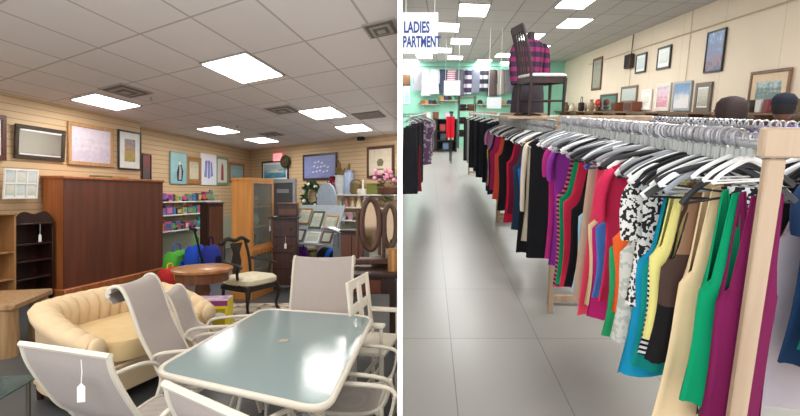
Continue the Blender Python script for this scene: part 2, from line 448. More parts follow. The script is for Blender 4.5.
framed(wB, (262, 288.5, 160.5, 182), 'dark framed picture of a white ship on blue sea', mat((52, 42, 42), .4), art([(40, 110, 140), (90, 160, 190), (176, 204, 214), (190, 214, 224)], 4, .8), .06, WHITE, .07,
       shapes=[('painted_ship', [[(.12, .42), (.85, .38), (.95, .5), (.7, .5), (.62, .62), (.36, .62), (.3, .52)]], mat((225, 215, 205), .6))])
birds = []
for i in range(13):
    x, z = .3 + .11 * (i % 5) + .03 * (i // 5), .25 + .2 * (i // 5) + .03 * (i % 3); birds.append([(x - .04, z), (x, z - .02), (x + .045, z + .03), (x + .01, z + .07)])
framed(wB, (303, 337, 153.5, 180), 'dark framed picture of a flock of white birds on violet blue', mat((56, 40, 44), .4), art([(120, 120, 178), (140, 150, 200), (128, 140, 190)], 4), .06, shapes=[('painted_bird', birds, mat((226, 228, 240), .6))])
framed(wB, (367, 394, 146, 178), 'brown framed sepia print above the pink flowers', wood((96, 58, 50), (70, 40, 34)), art([(206, 190, 166), (220, 208, 186), (200, 186, 160)], 5), .07,
       shapes=[('print_motif', [[(.4, .35), (.6, .35), (.66, .5), (.58, .62), (.44, .62), (.36, .5)], [(.35, .2), (.65, .2), (.65, .25), (.35, .25)]], mat((120, 110, 84), .7))])
# window-pane sampler
w_, W_, H_, z_ = rect_on(wN, 3, 37, 169, 199, .12)
t = T('paned_print', 'white six-pane frame of small prints at the left above the dark hutch', 'picture', (w_.x, w_.y, z_), rot=(.06, .0, wN.rz))
P(t, 'backing', MB().box((0, .012, H_ / 2), (W_, .012, H_), .002), WHITE)
for i in range(3):
    for j in range(2):
        P(t, 'print', MB().box(((i - 1) * W_ * .3, .004, H_ * (.3 + .42 * j)), (W_ * .25, .008, H_ * .34), .001), art([[(170, 196, 170), (220, 220, 206), (236, 236, 232)], [(200, 180, 180), (220, 226, 220), (190, 210, 220)]][(i + j) % 2], 9 + i))
mb = MB(); mb.box((0, 0, .015), (W_, .02, .03)); mb.box((0, 0, H_ - .015), (W_, .02, .03)); mb.box((0, 0, H_ * .51), (W_, .018, .024))
for k in (-1.5, -.5, .5, 1.5): mb.box((k * W_ * .32, 0, H_ / 2), (.026, .019, H_), .002)
P(t, 'glazing_frame', mb, WHITE)
# exit sign, wreath ornament, camera
c, W_, H_, z_ = rect_on(wB, 273.5, 281.5, 153.5, 161, .05)
t = T('exit_sign', 'small lit red exit sign above the ship picture', 'exit sign', (c.x, c.y, z_), wB.rz)
P(t, 'housing', MB().box((0, 0, H_ / 2), (W_, .05, H_), .005), emit((250, 110, 130), 1.0))
P(t, 'lettering', text_mb('EXIT', H_ * .8, .002).move(Matrix.Translation((0, -.026, H_ * .22)) @ Matrix.Rotation(0, 4, 'X')), mat((255, 232, 232), .5))
c, W_, H_, z_ = rect_on(wB, 281, 289, 157.5, 165.5, .12)
t = T('round_wreath', 'small dark round wreath hanging at the corner of the ship picture', 'wreath', (c.x, c.y, z_), wB.rz)
P(t, 'ring', MB().tube([(W_ * .33 * math.cos(a * PI / 8), 0, H_ / 2 + W_ * .33 * math.sin(a * PI / 8)) for a in range(16)], W_ * .17, 8, closed=True), mat((58, 66, 40), .9, var=.3, scale=30))
P(t, 'berry_centre', MB().ball((0, 0, H_ / 2), W_ * .2, 10, 6), mat((120, 44, 44), .7, var=.3, scale=20))
c, W_, H_, z_ = rect_on(wB, 358.5, 364, 135.5, 140.5, .08)
t = T('security_camera', 'small black security camera on the far wall near the ceiling', 'camera', (c.x, c.y, z_), wB.rz)
P(t, 'mount', MB().box((0, .05, H_ * .8), (.04, .1, .04)), BLACK); P(t, 'body', MB().box((0, -.02, H_ / 2), (W_, .12, H_), .02), BLACK); P(t, 'lens', MB().tube([(0, -.08, H_ / 2), (0, -.1, H_ / 2)], .04), mat((60, 60, 66), .1))

# ---- wardrobe (its back towards the room)
def on(p, d, k): return Vector((p.x, p.y, 0)) + d * k
rzA = math.atan2(dA.y, dA.x)           # local x runs along the left wall
pw = at_z(64, 297, 0); 
t = T('wardrobe', 'tall brown wardrobe showing its dark plain side to the sofa', 'wardrobe', pw, rzA)
Lw, Dw, Hw = 2.25, .40, 1.9
P(t, 'side_panel', MB().box((Lw / 2, .008, Hw / 2 + .04), (Lw, .02, Hw - .08), .003), WALNUT, 'wide dark reddish brown panel')
P(t, 'front_panel', MB().box((.012, Dw / 2, Hw / 2 + .04), (.02, Dw, Hw - .08), .003), CHERRY, 'narrow lighter orange brown panel')
P(t, 'carcass', MB().box((Lw / 2, Dw / 2 + .01, Hw / 2), (Lw - .03, Dw - .03, Hw - .05), .004), WALNUT)
P(t, 'cornice', MB().box((Lw / 2, Dw / 2, Hw - .02), (Lw + .05, Dw + .05, .05), .014), CHERRY)
P(t, 'plinth', MB().box((Lw / 2, Dw / 2, .06), (Lw + .08, Dw + .12, .12), .015), CHERRY)
p = on(pw, dA, 1.7) + Vector((-.15, 0, Hw + .005))
for k, (c_, lb) in enumerate((((80, 110, 80), 'green book lying on top of the wardrobe'), ((170, 140, 90), 'tan book lying on top of the wardrobe'))):
    q = on(pw, dA, .95 + .4 * k) + Vector((-.2, 0, Hw + .006))
    t = T('book', lb, 'book', q, rzA + .2 * k, 'books on the wardrobe')
    P(t, 'cover', MB().box((0, 0, .018), (.3, .2, .036), .004), mat(c_, .6)); P(t, 'pages', MB().box((.005, .004, .018), (.292, .2, .026), .002), mat((230, 224, 206), .9))
def tag(loc, label, rz=0, s=1.0, on_='string'):
    t = T('price_tag', label, 'price tag', loc, rz)
    P(t, 'string', MB().tube([(0, 0, 0), (.003, 0, -.06 * s), (0, 0, -.12 * s)], .0022 * s, 5), WHITE)
    P(t, 'card', MB().prism([(-.018 * s, -.21 * s), (.018 * s, -.21 * s), (.018 * s, -.135 * s), (0, -.115 * s), (-.018 * s, -.135 * s)], -.001, .001), WHITE, smooth=False)
    return t
# ---- bookcases left
def bookcase(name, label, p, w, d, h, m, shelves, crest=None, rz=rzA, cat='bookcase'):
    """open front looks along local -y"""
    t = T(name, label, cat, p, rz)
    for sx in (0, 1): P(t, 'side_panel', MB().box((sx * w + (.0125 if not sx else -.0125), d / 2, h / 2), (.025, d, h), .003), m)
    P(t, 'back_panel', MB().box((w / 2, d - .008, h / 2), (w - .03, .012, h), .002), m)
    for z in shelves: P(t, 'shelf', MB().box((w / 2, d / 2, z), (w - .05, d - .02, .025), .003), m)
    P(t, 'top', MB().box((w / 2, d / 2, h + .0125), (w + .03, d + .03, .025), .006), m)
    if crest:
        pts = [(w * k / 24, h + .03 + crest * (math.sin(PI * k / 24) ** .7 + .25 * math.sin(3 * PI * k / 24))) for k in range(25)]
        P(t, 'crest', MB().prism([(0, h + .02)] + pts + [(w, h + .02)], .0, .025), m)
    return t
ph = at_z(12.5, 306, 0)
b = bookcase('hutch', 'dark open hutch with a curved crest, between the pale bookcase and the wardrobe', Vector((-5.5, 6.55, 0)), .62, .3, 1.16, DARK, (.06, .36, .62, .87), .17)
bookcase('bookcase', 'pale brown open bookcase at the far left edge', Vector((-5.5, 5.97, 0)), .52, .28, 1.32, PINE, (.06, .42, .8), None)
tag(Vector((-5.40, 6.9, 1.17)), 'white price tag hanging in the dark hutch', rzA, 1.3)

# ---- toy shelves on the far part of the left wall
TC = [(220, 60, 130), (150, 40, 120), (230, 120, 170), (60, 120, 190), (40, 160, 170), (230, 200, 70), (210, 60, 50), (120, 80, 170), (90, 170, 90), (235, 235, 235), (60, 60, 80), (240, 150, 60)]
TN = ['pink', 'plum', 'pale pink', 'blue', 'teal', 'yellow', 'red', 'violet', 'green', 'white', 'navy', 'orange']
def toy(kind, c, s, p, rz, label, group):
    mu = lambda q: tuple(int(v * .78 + 28) for v in q); m = mat(mu(TC[c]), .45); m2 = mat(mu(TC[(c * 5 + 3) % 12]), .45)
    t = T(('toy_box', 'stuffed_toy', 'toy_bottle', 'toy_car')[kind], label, ('box', 'toy', 'bottle', 'toy car')[kind], p, rz, group)
    if kind == 0:
        P(t, 'carton', MB().box((0, 0, s * .5), (s * 1.1, s * .6, s), .006), m); P(t, 'printed_panel', MB().box((0, -s * .305, s * .5), (s * .8, .006, s * .6), .001), m2)
    elif kind == 1:
        P(t, 'body', MB().ball((0, 0, s * .4), s * .42, 12, 8), m); P(t, 'head', MB().ball((0, -.02, s * .95), s * .3, 12, 8), m)
        for sx in (-1, 1): P(t, 'ear', MB().ball((sx * s * .2, 0, s * 1.2), s * .12, 8, 6), m2)
    elif kind == 2:
        P(t, 'bottle_body', MB().lathe([(s * .28, 0), (s * .3, .02), (s * .3, s * .7), (s * .12, s * .9), (s * .12, s)], 12), m); P(t, 'cap', MB().lathe([(s * .14, s), (s * .14, s * 1.15)], 10), m2)
    else:
        P(t, 'car_body', MB().box((0, 0, s * .38), (s * 1.5, s * .7, s * .4), .02).box((0, 0, s * .68), (s * .8, s * .6, s * .35), .03), m)
        for sx in (-1, 1):
            for sy in (-1, 1): P(t, 'wheel', MB().tube([(sx * s * .5, sy * s * .3, s * .18), (sx * s * .5, sy * s * .38, s * .18)], s * .18, 10), BLACK)
    return t
KN = ['box', 'plush toy', 'bottle', 'toy car']
shelf_rows = [((158, 203), (221, 199.5), 'top'), ((158, 217), (221, 210.5), 'middle'), ((158, 234), (205, 225.5), 'bottom')]
for r, ((xa, ya), (xb, yb), nm) in enumerate(shelf_rows):
    a, b_ = wF.hit(xa, ya, .30), wF.hit(xb, yb, .30); z = wF.hit((xa + xb) / 2, (ya + yb) / 2, .3).z
    L_ = (b_ - a).length; t = T('wall_shelf', f'{nm} of the three white toy shelves on the slat wall', 'shelf', (a.x, a.y, z), wF.rz, 'white shelves full of toys')
    P(t, 'board', MB().box((L_ / 2, .15, -.012), (L_, .3, .024), .004), WHITE)
    for k in (.15, .5, .85): P(t, 'bracket', MB().prism([(L_ * k - .01, -.024), (L_ * k + .01, -.024), (L_ * k + .01, -.1), (L_ * k - .01, -.1)], .2, .3), WHITE)
    n = 13 if r < 2 else 10
    for k in range(n):
        c = (k * 7 + r * 5 + k // 3) % 12; kd = (k * 3 + r) % 4 if k % 2 else 0
        s = .14 + .1 * random.random() if kd != 2 else .2
        q = Vector((a.x, a.y, z + .002)) + wF.u * (L_ * (k + .5) / n) - wF.n * (.13)
        toy(kd, c, s, q, wF.rz + random.uniform(-.2, .2), f'{TN[c]} {KN[kd]} on the {nm} toy shelf, {ORD[k]} from the left', f'toys on the {nm} white wall shelf')
def wallfloor(px, py, z=0): return at_z(px, py, z)
def bag(name, label, p, w, d, h, c, c2, handle=True, rz=0, cat='bag', pat=None):
    t = T(name, label, cat, p, rz)
    rings = []
    for z, k in ((0, .9), (.03, 1), (h * .5, 1.06), (h * .85, .95), (h, .8)):
        rings.append([(w / 2 * k * math.copysign(abs(math.cos(a)) ** .6, math.cos(a)), d / 2 * k * math.copysign(abs(math.sin(a)) ** .6, math.sin(a)) * (1 if z < h else .5), z + .015 * math.sin(3 * a)) for a in [2 * PI * i / 20 for i in range(20)]])
    P(t, 'bag_body', MB().loft(rings), fabric(c, pat, c2)); P(t, 'trim_band', MB().box((0, -d * .5, h * .5), (w * .5, .03, h * .3), .012), fabric(c2))
    if handle: P(t, 'handle', MB().tube(sm([(-w * .2, 0, h * .95), (-w * .15, 0, h * 1.25), (w * .15, 0, h * 1.25), (w * .2, 0, h * .95)]), .012), fabric(c2))
    return t
for px, py, w, h, c, c2, lb in ((177, 277, .6, .5, (84, 170, 60), (40, 90, 200), 'lime green bag on the floor under the toy shelves'), (196, 276, .5, .6, (40, 80, 190), (90, 180, 60), 'blue bag with green trim under the toy shelves'),
                                (211, 276, .4, .6, (50, 60, 150), (30, 30, 60), 'dark blue bag beside the tall dark cupboard'), (170, 285, .4, .3, (190, 50, 50), (230, 200, 60), 'red and yellow bag behind the round table'), (186, 284, .3, .26, (220, 70, 90), (60, 160, 170), 'small pink bag behind the round table')):
    bag('tote_bag', lb, wallfloor(px, py), w, .3, h, c, c2, rz=wF.rz)
t = T('toy_scooter', 'black scooter handle rising from the bags below the toy shelves', 'scooter', wallfloor(199, 279), wF.rz)
P(t, 'stem', MB().tube([(.2, 0, .08), (-.15, 0, .95)], .02), BLACK); P(t, 'handlebar', MB().tube(sm([(-.28, 0, .98), (-.15, 0, .96), (-.1, 0, .93)]), .03), BLACK)
P(t, 'deck', MB().box((.4, 0, .08), (.5, .1, .03)), BLACK)
for x in (.2, .62): P(t, 'wheel', MB().tube([(x, -.02, .06), (x, .02, .06)], .06, 14), BLACK)
t = T('cupboard', 'tall dark red brown cupboard behind the orange glass cabinet', 'cupboard', on(wallfloor(208, 268), dA, 0), rzA)
P(t, 'carcass', MB().box((.3, .1, .7), (.6, .2, 1.4), .006), DARK); P(t, 'top', MB().box((.3, .1, 1.415), (.64, .24, .03), .01), DARK); P(t, 'door', MB().box((.3, -.008, .7), (.52, .02, 1.26), .004), WALNUT)
# ---- orange china cabinet with glass front
pc = wallfloor(251.5, 300)
dS = Vector((-.94, .34, 0)); rzS = math.atan2(-dS.y, -dS.x)
t = T('display_cabinet', 'orange wood display cabinet with glass doors', 'cabinet', pc, rzS); cw, cd, ch = .37, .72, 1.83
ang = rzA - rzS   # front runs along dA
fx, fy = math.cos(ang), math.sin(ang)
def cbox(u0, u1, v0, v1, z0, z1):
    pts = [(-cw * (1 - 0) * u + fx * cd * v, fy * cd * v) for u, v in ((u0, v0), (u1, v0), (u1, v1), (u0, v1))]
    return MB().slab(pts, z0, z1)
P(t, 'side_panel', cbox(0, 1, 0, .04, 0, ch), OAK, smooth=False); P(t, 'side_panel', cbox(0, 1, .96, 1, 0, ch), OAK, smooth=False); P(t, 'back_panel', cbox(.95, 1, .04, .96, 0, ch), WALNUT, smooth=False)
P(t, 'top', cbox(-.04, 1.02, -.02, 1.02, ch, ch + .035), OAK, smooth=False); P(t, 'base', cbox(-.05, 1.0, -.03, 1.02, 0, .1), OAK, smooth=False)
P(t, 'mid_rail', cbox(-.07, 1, -.01, 1.01, .72, .77), OAK, smooth=False)
for z in (1.08, 1.4, .42): P(t, 'shelf', cbox(.1, .94, .04, .96, z, z + .02), OAK, smooth=False)
for z0, z1 in ((.1, .72), (.77, ch)):
    d = P(t, 'door', cbox(-.03, .02, .0, .07, z0, z1), OAK, smooth=False)
    P(d, 'door_stile', cbox(-.03, .02, .93, 1, z0, z1), OAK, smooth=False); P(d, 'door_rail', cbox(-.03, .02, .07, .93, z0, z0 + .05), OAK, smooth=False); P(d, 'door_rail', cbox(-.03, .02, .07, .93, z1 - .05, z1), OAK, smooth=False)
    P(d, 'glass_pane', cbox(-.01, 0, .07, .93, z0 + .05, z1 - .05), GLASS, smooth=False)
for i, (z, c_, nm) in enumerate(((1.421, (150, 120, 90), 'brown bowl'), (1.101, (190, 180, 160), 'cream pot'), (.791, (110, 90, 70), 'dark pot'), (.441, (150, 130, 110), 'tan crock'))):
    q = pc + dA * .36 + dS * .2 + Vector((0, 0, z))
    t = T('pot', f'{nm} inside the orange display cabinet', 'pot', q, 0, 'crockery in the display cabinet')
    P(t, 'vessel', MB().lathe([(.05, 0), (.1, .05), (.11, .1), (.07, .16), (.08, .18)], 16), mat(c_, .4)); P(t, 'lid', MB().lathe([(.085, .18), (.05, .2), (.015, .205), (.015, .225)], 12), mat(c_, .4))
tag(pc + dA * .5 + Vector((.05, 0, 1.2)), 'white price tag on the display cabinet glass', rzA, .9)
# ---- dresser
pd = wallfloor(271.5, 291); rzD = math.atan2(.22, .97)
t = T('dresser', 'dark mahogany chest of drawers right of the display cabinet', 'dresser', pd, .15)
P(t, 'carcass', MB().box((.2, .22, .64), (.44, .4, 1.12), .006), DARK); P(t, 'top', MB().box((.2, .21, 1.215), (.5, .46, .035), .01), DARK)
for k in range(4):
    d = P(t, 'drawer', MB().box((.2, .015, .22 + .27 * k), (.4, .02, .25), .005), wood((74, 34, 24), (50, 20, 14)))
    for sx in (-1, 1): P(d, 'knob', MB().ball((.2 + sx * .12, -.01, .22 + .27 * k), .018, 8, 6), mat((120, 90, 50), .3, .8))
for sx in (0, 1):
    for sy in (0, 1): P(t, 'leg', MB().lathe([(.02, 0), (.028, .04), (.022, .09)], 8, (.02 + sx * .36, .05 + sy * .34, 0)), DARK)
t = T('jewellery_chest', 'small dark wooden chest standing on the mahogany dresser', 'chest', pd + Vector((.22, .24, 1.235)), .15)
P(t, 'body', MB().box((0, 0, .1), (.34, .26, .2), .006), DARK); P(t, 'lid', MB().box((0, 0, .215), (.37, .29, .03), .01), WALNUT); P(t, 'drawer', MB().box((0, -.132, .08), (.28, .012, .1), .003), WALNUT)
tag(pd + Vector((.24, -.03, .92)), 'white price tag on the mahogany dresser', .1, 1.0)
# ---- doorway on the far wall
c, W_, H_, z_ = rect_on(wB, 272, 296, 185, 262, .02)
t = SET('door_1', MB().box((0, 0, 0), (W_ * .8, .03, 2.0), .003).move(Matrix.Translation((c.x, c.y, 1.0)) @ Matrix.Rotation(wB.rz, 4, 'Z')), mat((74, 76, 82), .4), 'dark door in a grey frame on the far wall')
mb = MB(); mb.box((-W_ / 2 + .05, 0, 1.0), (.12, .08, 2.0)); mb.box((W_ / 2 - .05, 0, 1.0), (.12, .08, 2.0)); mb.box((0, 0, 2.03), (W_ + .02, .08, .12))
mb.move(Matrix.Translation((c.x, c.y, 0)) @ Matrix.Rotation(wB.rz, 4, 'Z')); SET('trim_1', mb, mat((150, 154, 160), .45), 'grey door frame on the far wall')
mb = MB().box((0, -.03, 1.2), (W_ * .5, .012, .12)).move(Matrix.Translation((c.x, c.y, .52)) @ Matrix.Rotation(wB.rz, 4, 'Z')); SET('trim_2', mb, mat((140, 140, 146), .4), 'pale strip across the dark door')
# ---- white shelves on the far wall with vases
def shelf_at(w, xa, xb, y, depth, label):
    a, b_ = w.hit(xa, y, depth), w.hit(xb, y, depth); L_ = (b_ - a).length; z = w.hit((xa + xb) / 2, y, depth).z
    t = T('wall_shelf', label, 'shelf', (a.x, a.y, z), w.rz, 'white shelves on the far wall')
    P(t, 'board', MB().box((L_ / 2, depth / 2, -.015), (L_, depth, .03), .004), WHITE)
    for k in (.1, .5, .9): P(t, 'bracket', MB().prism([(L_ * k - .01, -.03), (L_ * k + .01, -.03), (L_ * k + .01, -.14), (L_ * k - .01, -.14)], depth - .1, depth), WHITE)
    return z
z1 = shelf_at(wB, 329, 396, 194.5, .3, 'upper white far shelf holding vases and flowers'); z2 = shelf_at(wB, 329, 396, 207.5, .3, 'middle white far shelf with small ornaments'); z3 = shelf_at(wB, 331, 396, 221, .3, 'lowest white far shelf with glass bowls')
def onshelf(w, px, z, off): 
    q = w.hit(px, HY + 1, off); return Vector((q.x, q.y, z + .002))
def vase(name, label, p, prof, m, cat='vase', neck=None):
    t = T(name, label, cat, p, 0)
    P(t, 'vase_body', MB().lathe(prof, 18), m); r, z = prof[-1]
    P(t, 'rim', MB().tube([(r * math.cos(a * PI / 8), r * math.sin(a * PI / 8), z) for a in range(16)], .012, 6, closed=True), neck or m)
    return t
vase('vase', 'deep red round vase on the upper far shelf', onshelf(wB, 333.5, z1, .16), [(.07, 0), (.13, .06), (.19, .26), (.17, .36), (.08, .44), (.1, .48)], mat((126, 30, 48), .2))
vase('vase', 'white fluted vase between the red vase and the blue bottle', onshelf(wB, 341, z1, .16), [(.09, 0), (.13, .1), (.17, .3), (.15, .46), (.17, .5)], mat((216, 220, 220), .3))
vase('vase', 'tall pale blue cylinder vase on the upper far shelf', onshelf(wB, 349, z1, .15), [(.12, 0), (.13, .02), (.13, .56), (.1, .6), (.11, .63)], mat((166, 184, 214), .25))
t = T('basket', 'small tan wicker basket right of the blue vase', 'basket', onshelf(wB, 356, z1, .16)); P(t, 'bowl', MB().lathe([(.12, 0), (.16, .1), (.14, .24), (.15, .26)], 16), wood((140, 120, 70), (90, 76, 40), 12)); P(t, 'handle', MB().tube([(.15 * math.cos(a * PI / 10), 0, .24 + .14 * math.sin(a * PI / 10)) for a in range(11)], .014), wood((140, 120, 70), (90, 76, 40), 12))
t = T('candle_holder', 'white candle on the upper far shelf', 'candle', onshelf(wB, 363, z1, .15)); P(t, 'dish', MB().lathe([(.14, 0), (.16, .06), (.15, .14), (.04, .15)], 14), mat((226, 220, 206), .3)); P(t, 'candle', MB().lathe([(.03, .15), (.03, .38), (.005, .39)], 10), WHITE)
t = T('planter', 'olive green square planter on the upper far shelf', 'planter', onshelf(wB, 374.5, z1, .16), wB.rz); P(t, 'pot', MB().box((0, 0, .13), (.4, .2, .26), .02), mat((120, 124, 56), .4)); P(t, 'lip', MB().box((0, 0, .26), (.44, .23, .03), .01), mat((140, 142, 70), .4))
def flowers(label, p, r, h, pot, leafc, flowerc, n=26, name='potted_flowers'):
    t = T(name, label, 'plant', p, 0); rnd = random.Random(int(r * 1000 + h * 77))
    P(t, 'pot', MB().lathe([(r * .45, 0), (r * .7, h * .25), (r * .6, h * .3)], 14), pot)
    lf, fl = MB(), MB()
    for k in range(n * 3):
        a, q, z = rnd.uniform(0, 2 * PI), r * rnd.uniform(.2, 1), h * rnd.uniform(.28, .85)
        c = Vector((q * math.cos(a), q * math.sin(a), z)); u = Vector((math.cos(a), math.sin(a), rnd.uniform(-.4, .8))).normalized(); s_ = Vector((-math.sin(a), math.cos(a), .2)); l = r * .35
        lf.add([c, c + u * l * .5 + s_ * l * .2, c + u * l, c + u * l * .5 - s_ * l * .2], [(0, 1, 2, 3)])
    for k in range(n):
        a, q, z = rnd.uniform(0, 2 * PI), r * rnd.uniform(.1, 1.05), h * rnd.uniform(.5, 1)
        fl.ball((q * math.cos(a), q * math.sin(a), z), r * .13, 7, 5)
    P(t, 'foliage', lf, mat(leafc, .7, var=.25, scale=12)); P(t, 'blossom', fl, mat(flowerc, .7, var=.15))
    return t
flowers('pot of pink flowers at the right end of the upper far shelf', onshelf(wB, 389, z1, .2), .42, .62, mat((120, 80, 60), .6), (70, 96, 56), (226, 150, 180))
flowers('small green potted plant on the middle far shelf', onshelf(wB, 385, z2, .16), .2, .3, mat((120, 90, 60), .6), (60, 96, 50), (110, 140, 80), 10)
t = T('pampas_grass', 'dried brown grass plumes standing on the upper far shelf behind the vases', 'dried plant', onshelf(wB, 344, z1, .07)); P(t, 'jar', MB().lathe([(.05, 0), (.06, .2), (.04, .22)], 10), mat((120, 80, 50), .5))
rnd = random.Random(4)
for k in range(9):
    a = rnd.uniform(-.5, .5); q = rnd.uniform(.6, .95); pts = [(0, 0, .15), (a * .2, 0, .4), (a * .55, -.02, q)]
    P(t, 'plume', MB().tube(sm(pts, 4), [.006] * 5 + [.03, .05, .045, .015][:4], 6), mat((128, 100, 56) if k % 3 else (104, 100, 60), .9, var=.2))
SM = [((225, 180, 190), 'pink'), ((236, 236, 232), 'white'), ((196, 170, 140), 'tan'), ((150, 170, 150), 'green'), ((190, 190, 200), 'grey'), ((220, 206, 170), 'cream'), ((170, 120, 110), 'rose')]
for row, z, xs, rn in ((0, z2, (335, 341, 347, 353, 359, 365, 371, 377), 'middle'), (1, z3, (337, 344, 351, 358, 364, 376), 'lowest')):
    for k, px in enumerate(xs):
        c_, cn = SM[(k * 3 + row) % 7]; q = onshelf(wB, px, z, .15); s_ = random.uniform(.8, 1.25)
        t = T('ornament_bowl' if row else 'figurine', f'{cn} {"glass bowl" if row else "figurine"} on the {rn} far shelf, {ORD[k]} from the left', 'bowl' if row else 'ornament', q, 0, f'ornaments on the {rn} far shelf')
        if row: P(t, 'bowl', MB().lathe([(.05, 0), (.06, .04), (.16 * s_, .16), (.17 * s_, .2), (.15 * s_, .19), (.04, .06)], 14), mat(c_, .15)); P(t, 'foot', MB().lathe([(.08, 0), (.05, .03)], 12), mat(c_, .15))
        else: P(t, 'body', MB().lathe([(.06, 0), (.07, .03), (.05, .12 * s_), (.03, .18 * s_)], 12), mat(c_, .35)); P(t, 'head', MB().ball((0, 0, .22 * s_), .045, 10, 6), mat(c_, .35))
# wreath
c, W_, H_, z_ = rect_on(wB, 303, 324, 186, 206, .1)
t = T('green_wreath', 'green wreath with white flowers, left of the grey board', 'wreath', (c.x, c.y, z_), wB.rz); R_ = W_ * .36; lf, fl = MB(), MB(); rnd = random.Random(5)
P(t, 'hoop', MB().tube([(R_ * math.cos(a * PI / 12), 0, H_ / 2 + R_ * math.sin(a * PI / 12)) for a in range(24)], .05, 8, closed=True), mat((60, 80, 50), .9, var=.3))
for k in range(160):
    a = rnd.uniform(0, 2 * PI); q = Vector((R_ * math.cos(a), rnd.uniform(-.08, .0), H_ / 2 + R_ * math.sin(a))); d = Vector((rnd.uniform(-1, 1), rnd.uniform(-1, .2), rnd.uniform(-1, 1))).normalized() * .16; s_ = d.orthogonal().normalized() * .04
    lf.add([q, q + d * .5 + s_, q + d, q + d * .5 - s_], [(0, 1, 2, 3)])
for k in range(8): a = k * .9; fl.ball((R_ * math.cos(a), -.09, H_ / 2 + R_ * math.sin(a)), .06, 8, 6)
P(t, 'leaf_cover', lf, mat((56, 92, 58), .8, var=.25)); P(t, 'blossom', fl, WHITE)
# grey board (ironing board) leaning, wall frames stacked on stand
q = at_y(326, 197, 9.6)
t = T('ironing_board', 'grey blue ironing board standing upright against the far wall', 'ironing board', (q.x, q.y, 0), wB.rz + .1)
pts = [(.26 * math.cos(a), 1.55 + .3 * math.sin(a)) for a in [PI * k / 10 for k in range(11)]]
P(t, 'board', MB().prism([(.26, .35)] + pts + [(-.26, .35)], 0, .05), mat((150, 164, 178), .7)); 
for sx in (-1, 1): P(t, 'leg', MB().tube([(sx * .2, .05, 1.2), (-sx * .2, .1, .0)], .015), STEEL)
# slanted display stand with photo frames
q = at_z(322, 286, 0); q = Vector((-1.55, 8.6, 0)); rzT = -.45
t = T('sloped_stand', 'grey sloping stand full of picture frames behind the dresser', 'display stand', q, rzT)
sl = .75
P(t, 'sloped_board', MB().box((0, 0, 1.05), (1.0, .03, .8), .004, rx=-.5), mat((150, 158, 166), .5)); P(t, 'ledge', MB().box((0, -.22, .7), (1.0, .1, .03)), mat((150, 158, 166), .5)); P(t, 'side_panel', MB().prism([(-.52, .0), (-.49, .0), (-.49, 1.35), (-.52, 1.35)], -.2, .25), mat((130, 138, 146), .5)); P(t, 'side_panel', MB().prism([(.49, .0), (.52, .0), (.52, .9), (.49, .9)], -.2, .25), mat((130, 138, 146), .5))
for k, (x, z, w, h, c_, lb) in enumerate(((-.33, 1.2, .26, .3, (150, 110, 60), 'gold photo frame at the upper left of the sloping stand'), (-.02, 1.14, .24, .32, (60, 90, 60), 'green photo frame in the middle of the sloping stand'), (.3, 1.1, .26, .26, (180, 150, 90), 'brass photo frame at the upper right of the sloping stand'), (-.3, .85, .2, .22, (60, 50, 50), 'dark photo frame at the lower left of the sloping stand'), (.02, .82, .28, .2, (220, 220, 216), 'white photo frame low on the sloping stand'), (.32, .84, .2, .2, (90, 60, 40), 'brown photo frame at the lower right of the sloping stand'))):
    M_ = Matrix.Translation(q) @ Matrix.Rotation(rzT, 4, 'Z') @ Matrix.Translation((x, (z - 1.05) * .546 - .035, z)); loc = M_ @ Vector((0, 0, 0))
    t = T('photo_frame', lb, 'photo frame', loc, group='frames on the sloping stand', rot=(-.5, 0, rzT)); mb = MB()
    for sx in (-1, 1): mb.box((sx * w / 2, 0, 0), (.03, .02, h + .03)); mb.box((0, 0, sx * h / 2), (w, .02, .03))
    P(t, 'frame', mb, mat(c_, .4)); P(t, 'photo', MB().box((0, .004, 0), (w - .02, .008, h - .02), .001), art([(200, 200, 190), (150, 160, 150), (220, 214, 200)], 6 + k))
# silver ornament on the ledge
q2 = Matrix.Translation(q) @ Matrix.Rotation(rzT, 4, 'Z') @ Vector((.62, -.25, .92))
t = T('silver_fish', 'long silver fish ornament at the right of the sloping stand', 'ornament', q2, -.3)
P(t, 'fish_body', MB().tube(sm([(-.3, 0, .12), (-.1, 0, .08), (.15, 0, .0), (.35, 0, -.06)], 5), [.02, .04, .06, .075, .085, .09, .09, .085, .08, .075, .065, .055, .045, .035, .025, .02], 10, .5), mat((186, 190, 196), .25, .6)); P(t, 'tail', MB().prism([(.33, -.08), (.5, -.02), (.46, -.07), (.52, -.14), (.34, -.04)], -.01, .01), mat((186, 190, 196), .25, .6)); P(t, 'support', MB().tube([(0, .02, .03), (0, .05, -.24), (-.1, .3, -.24)], .012), STEEL)
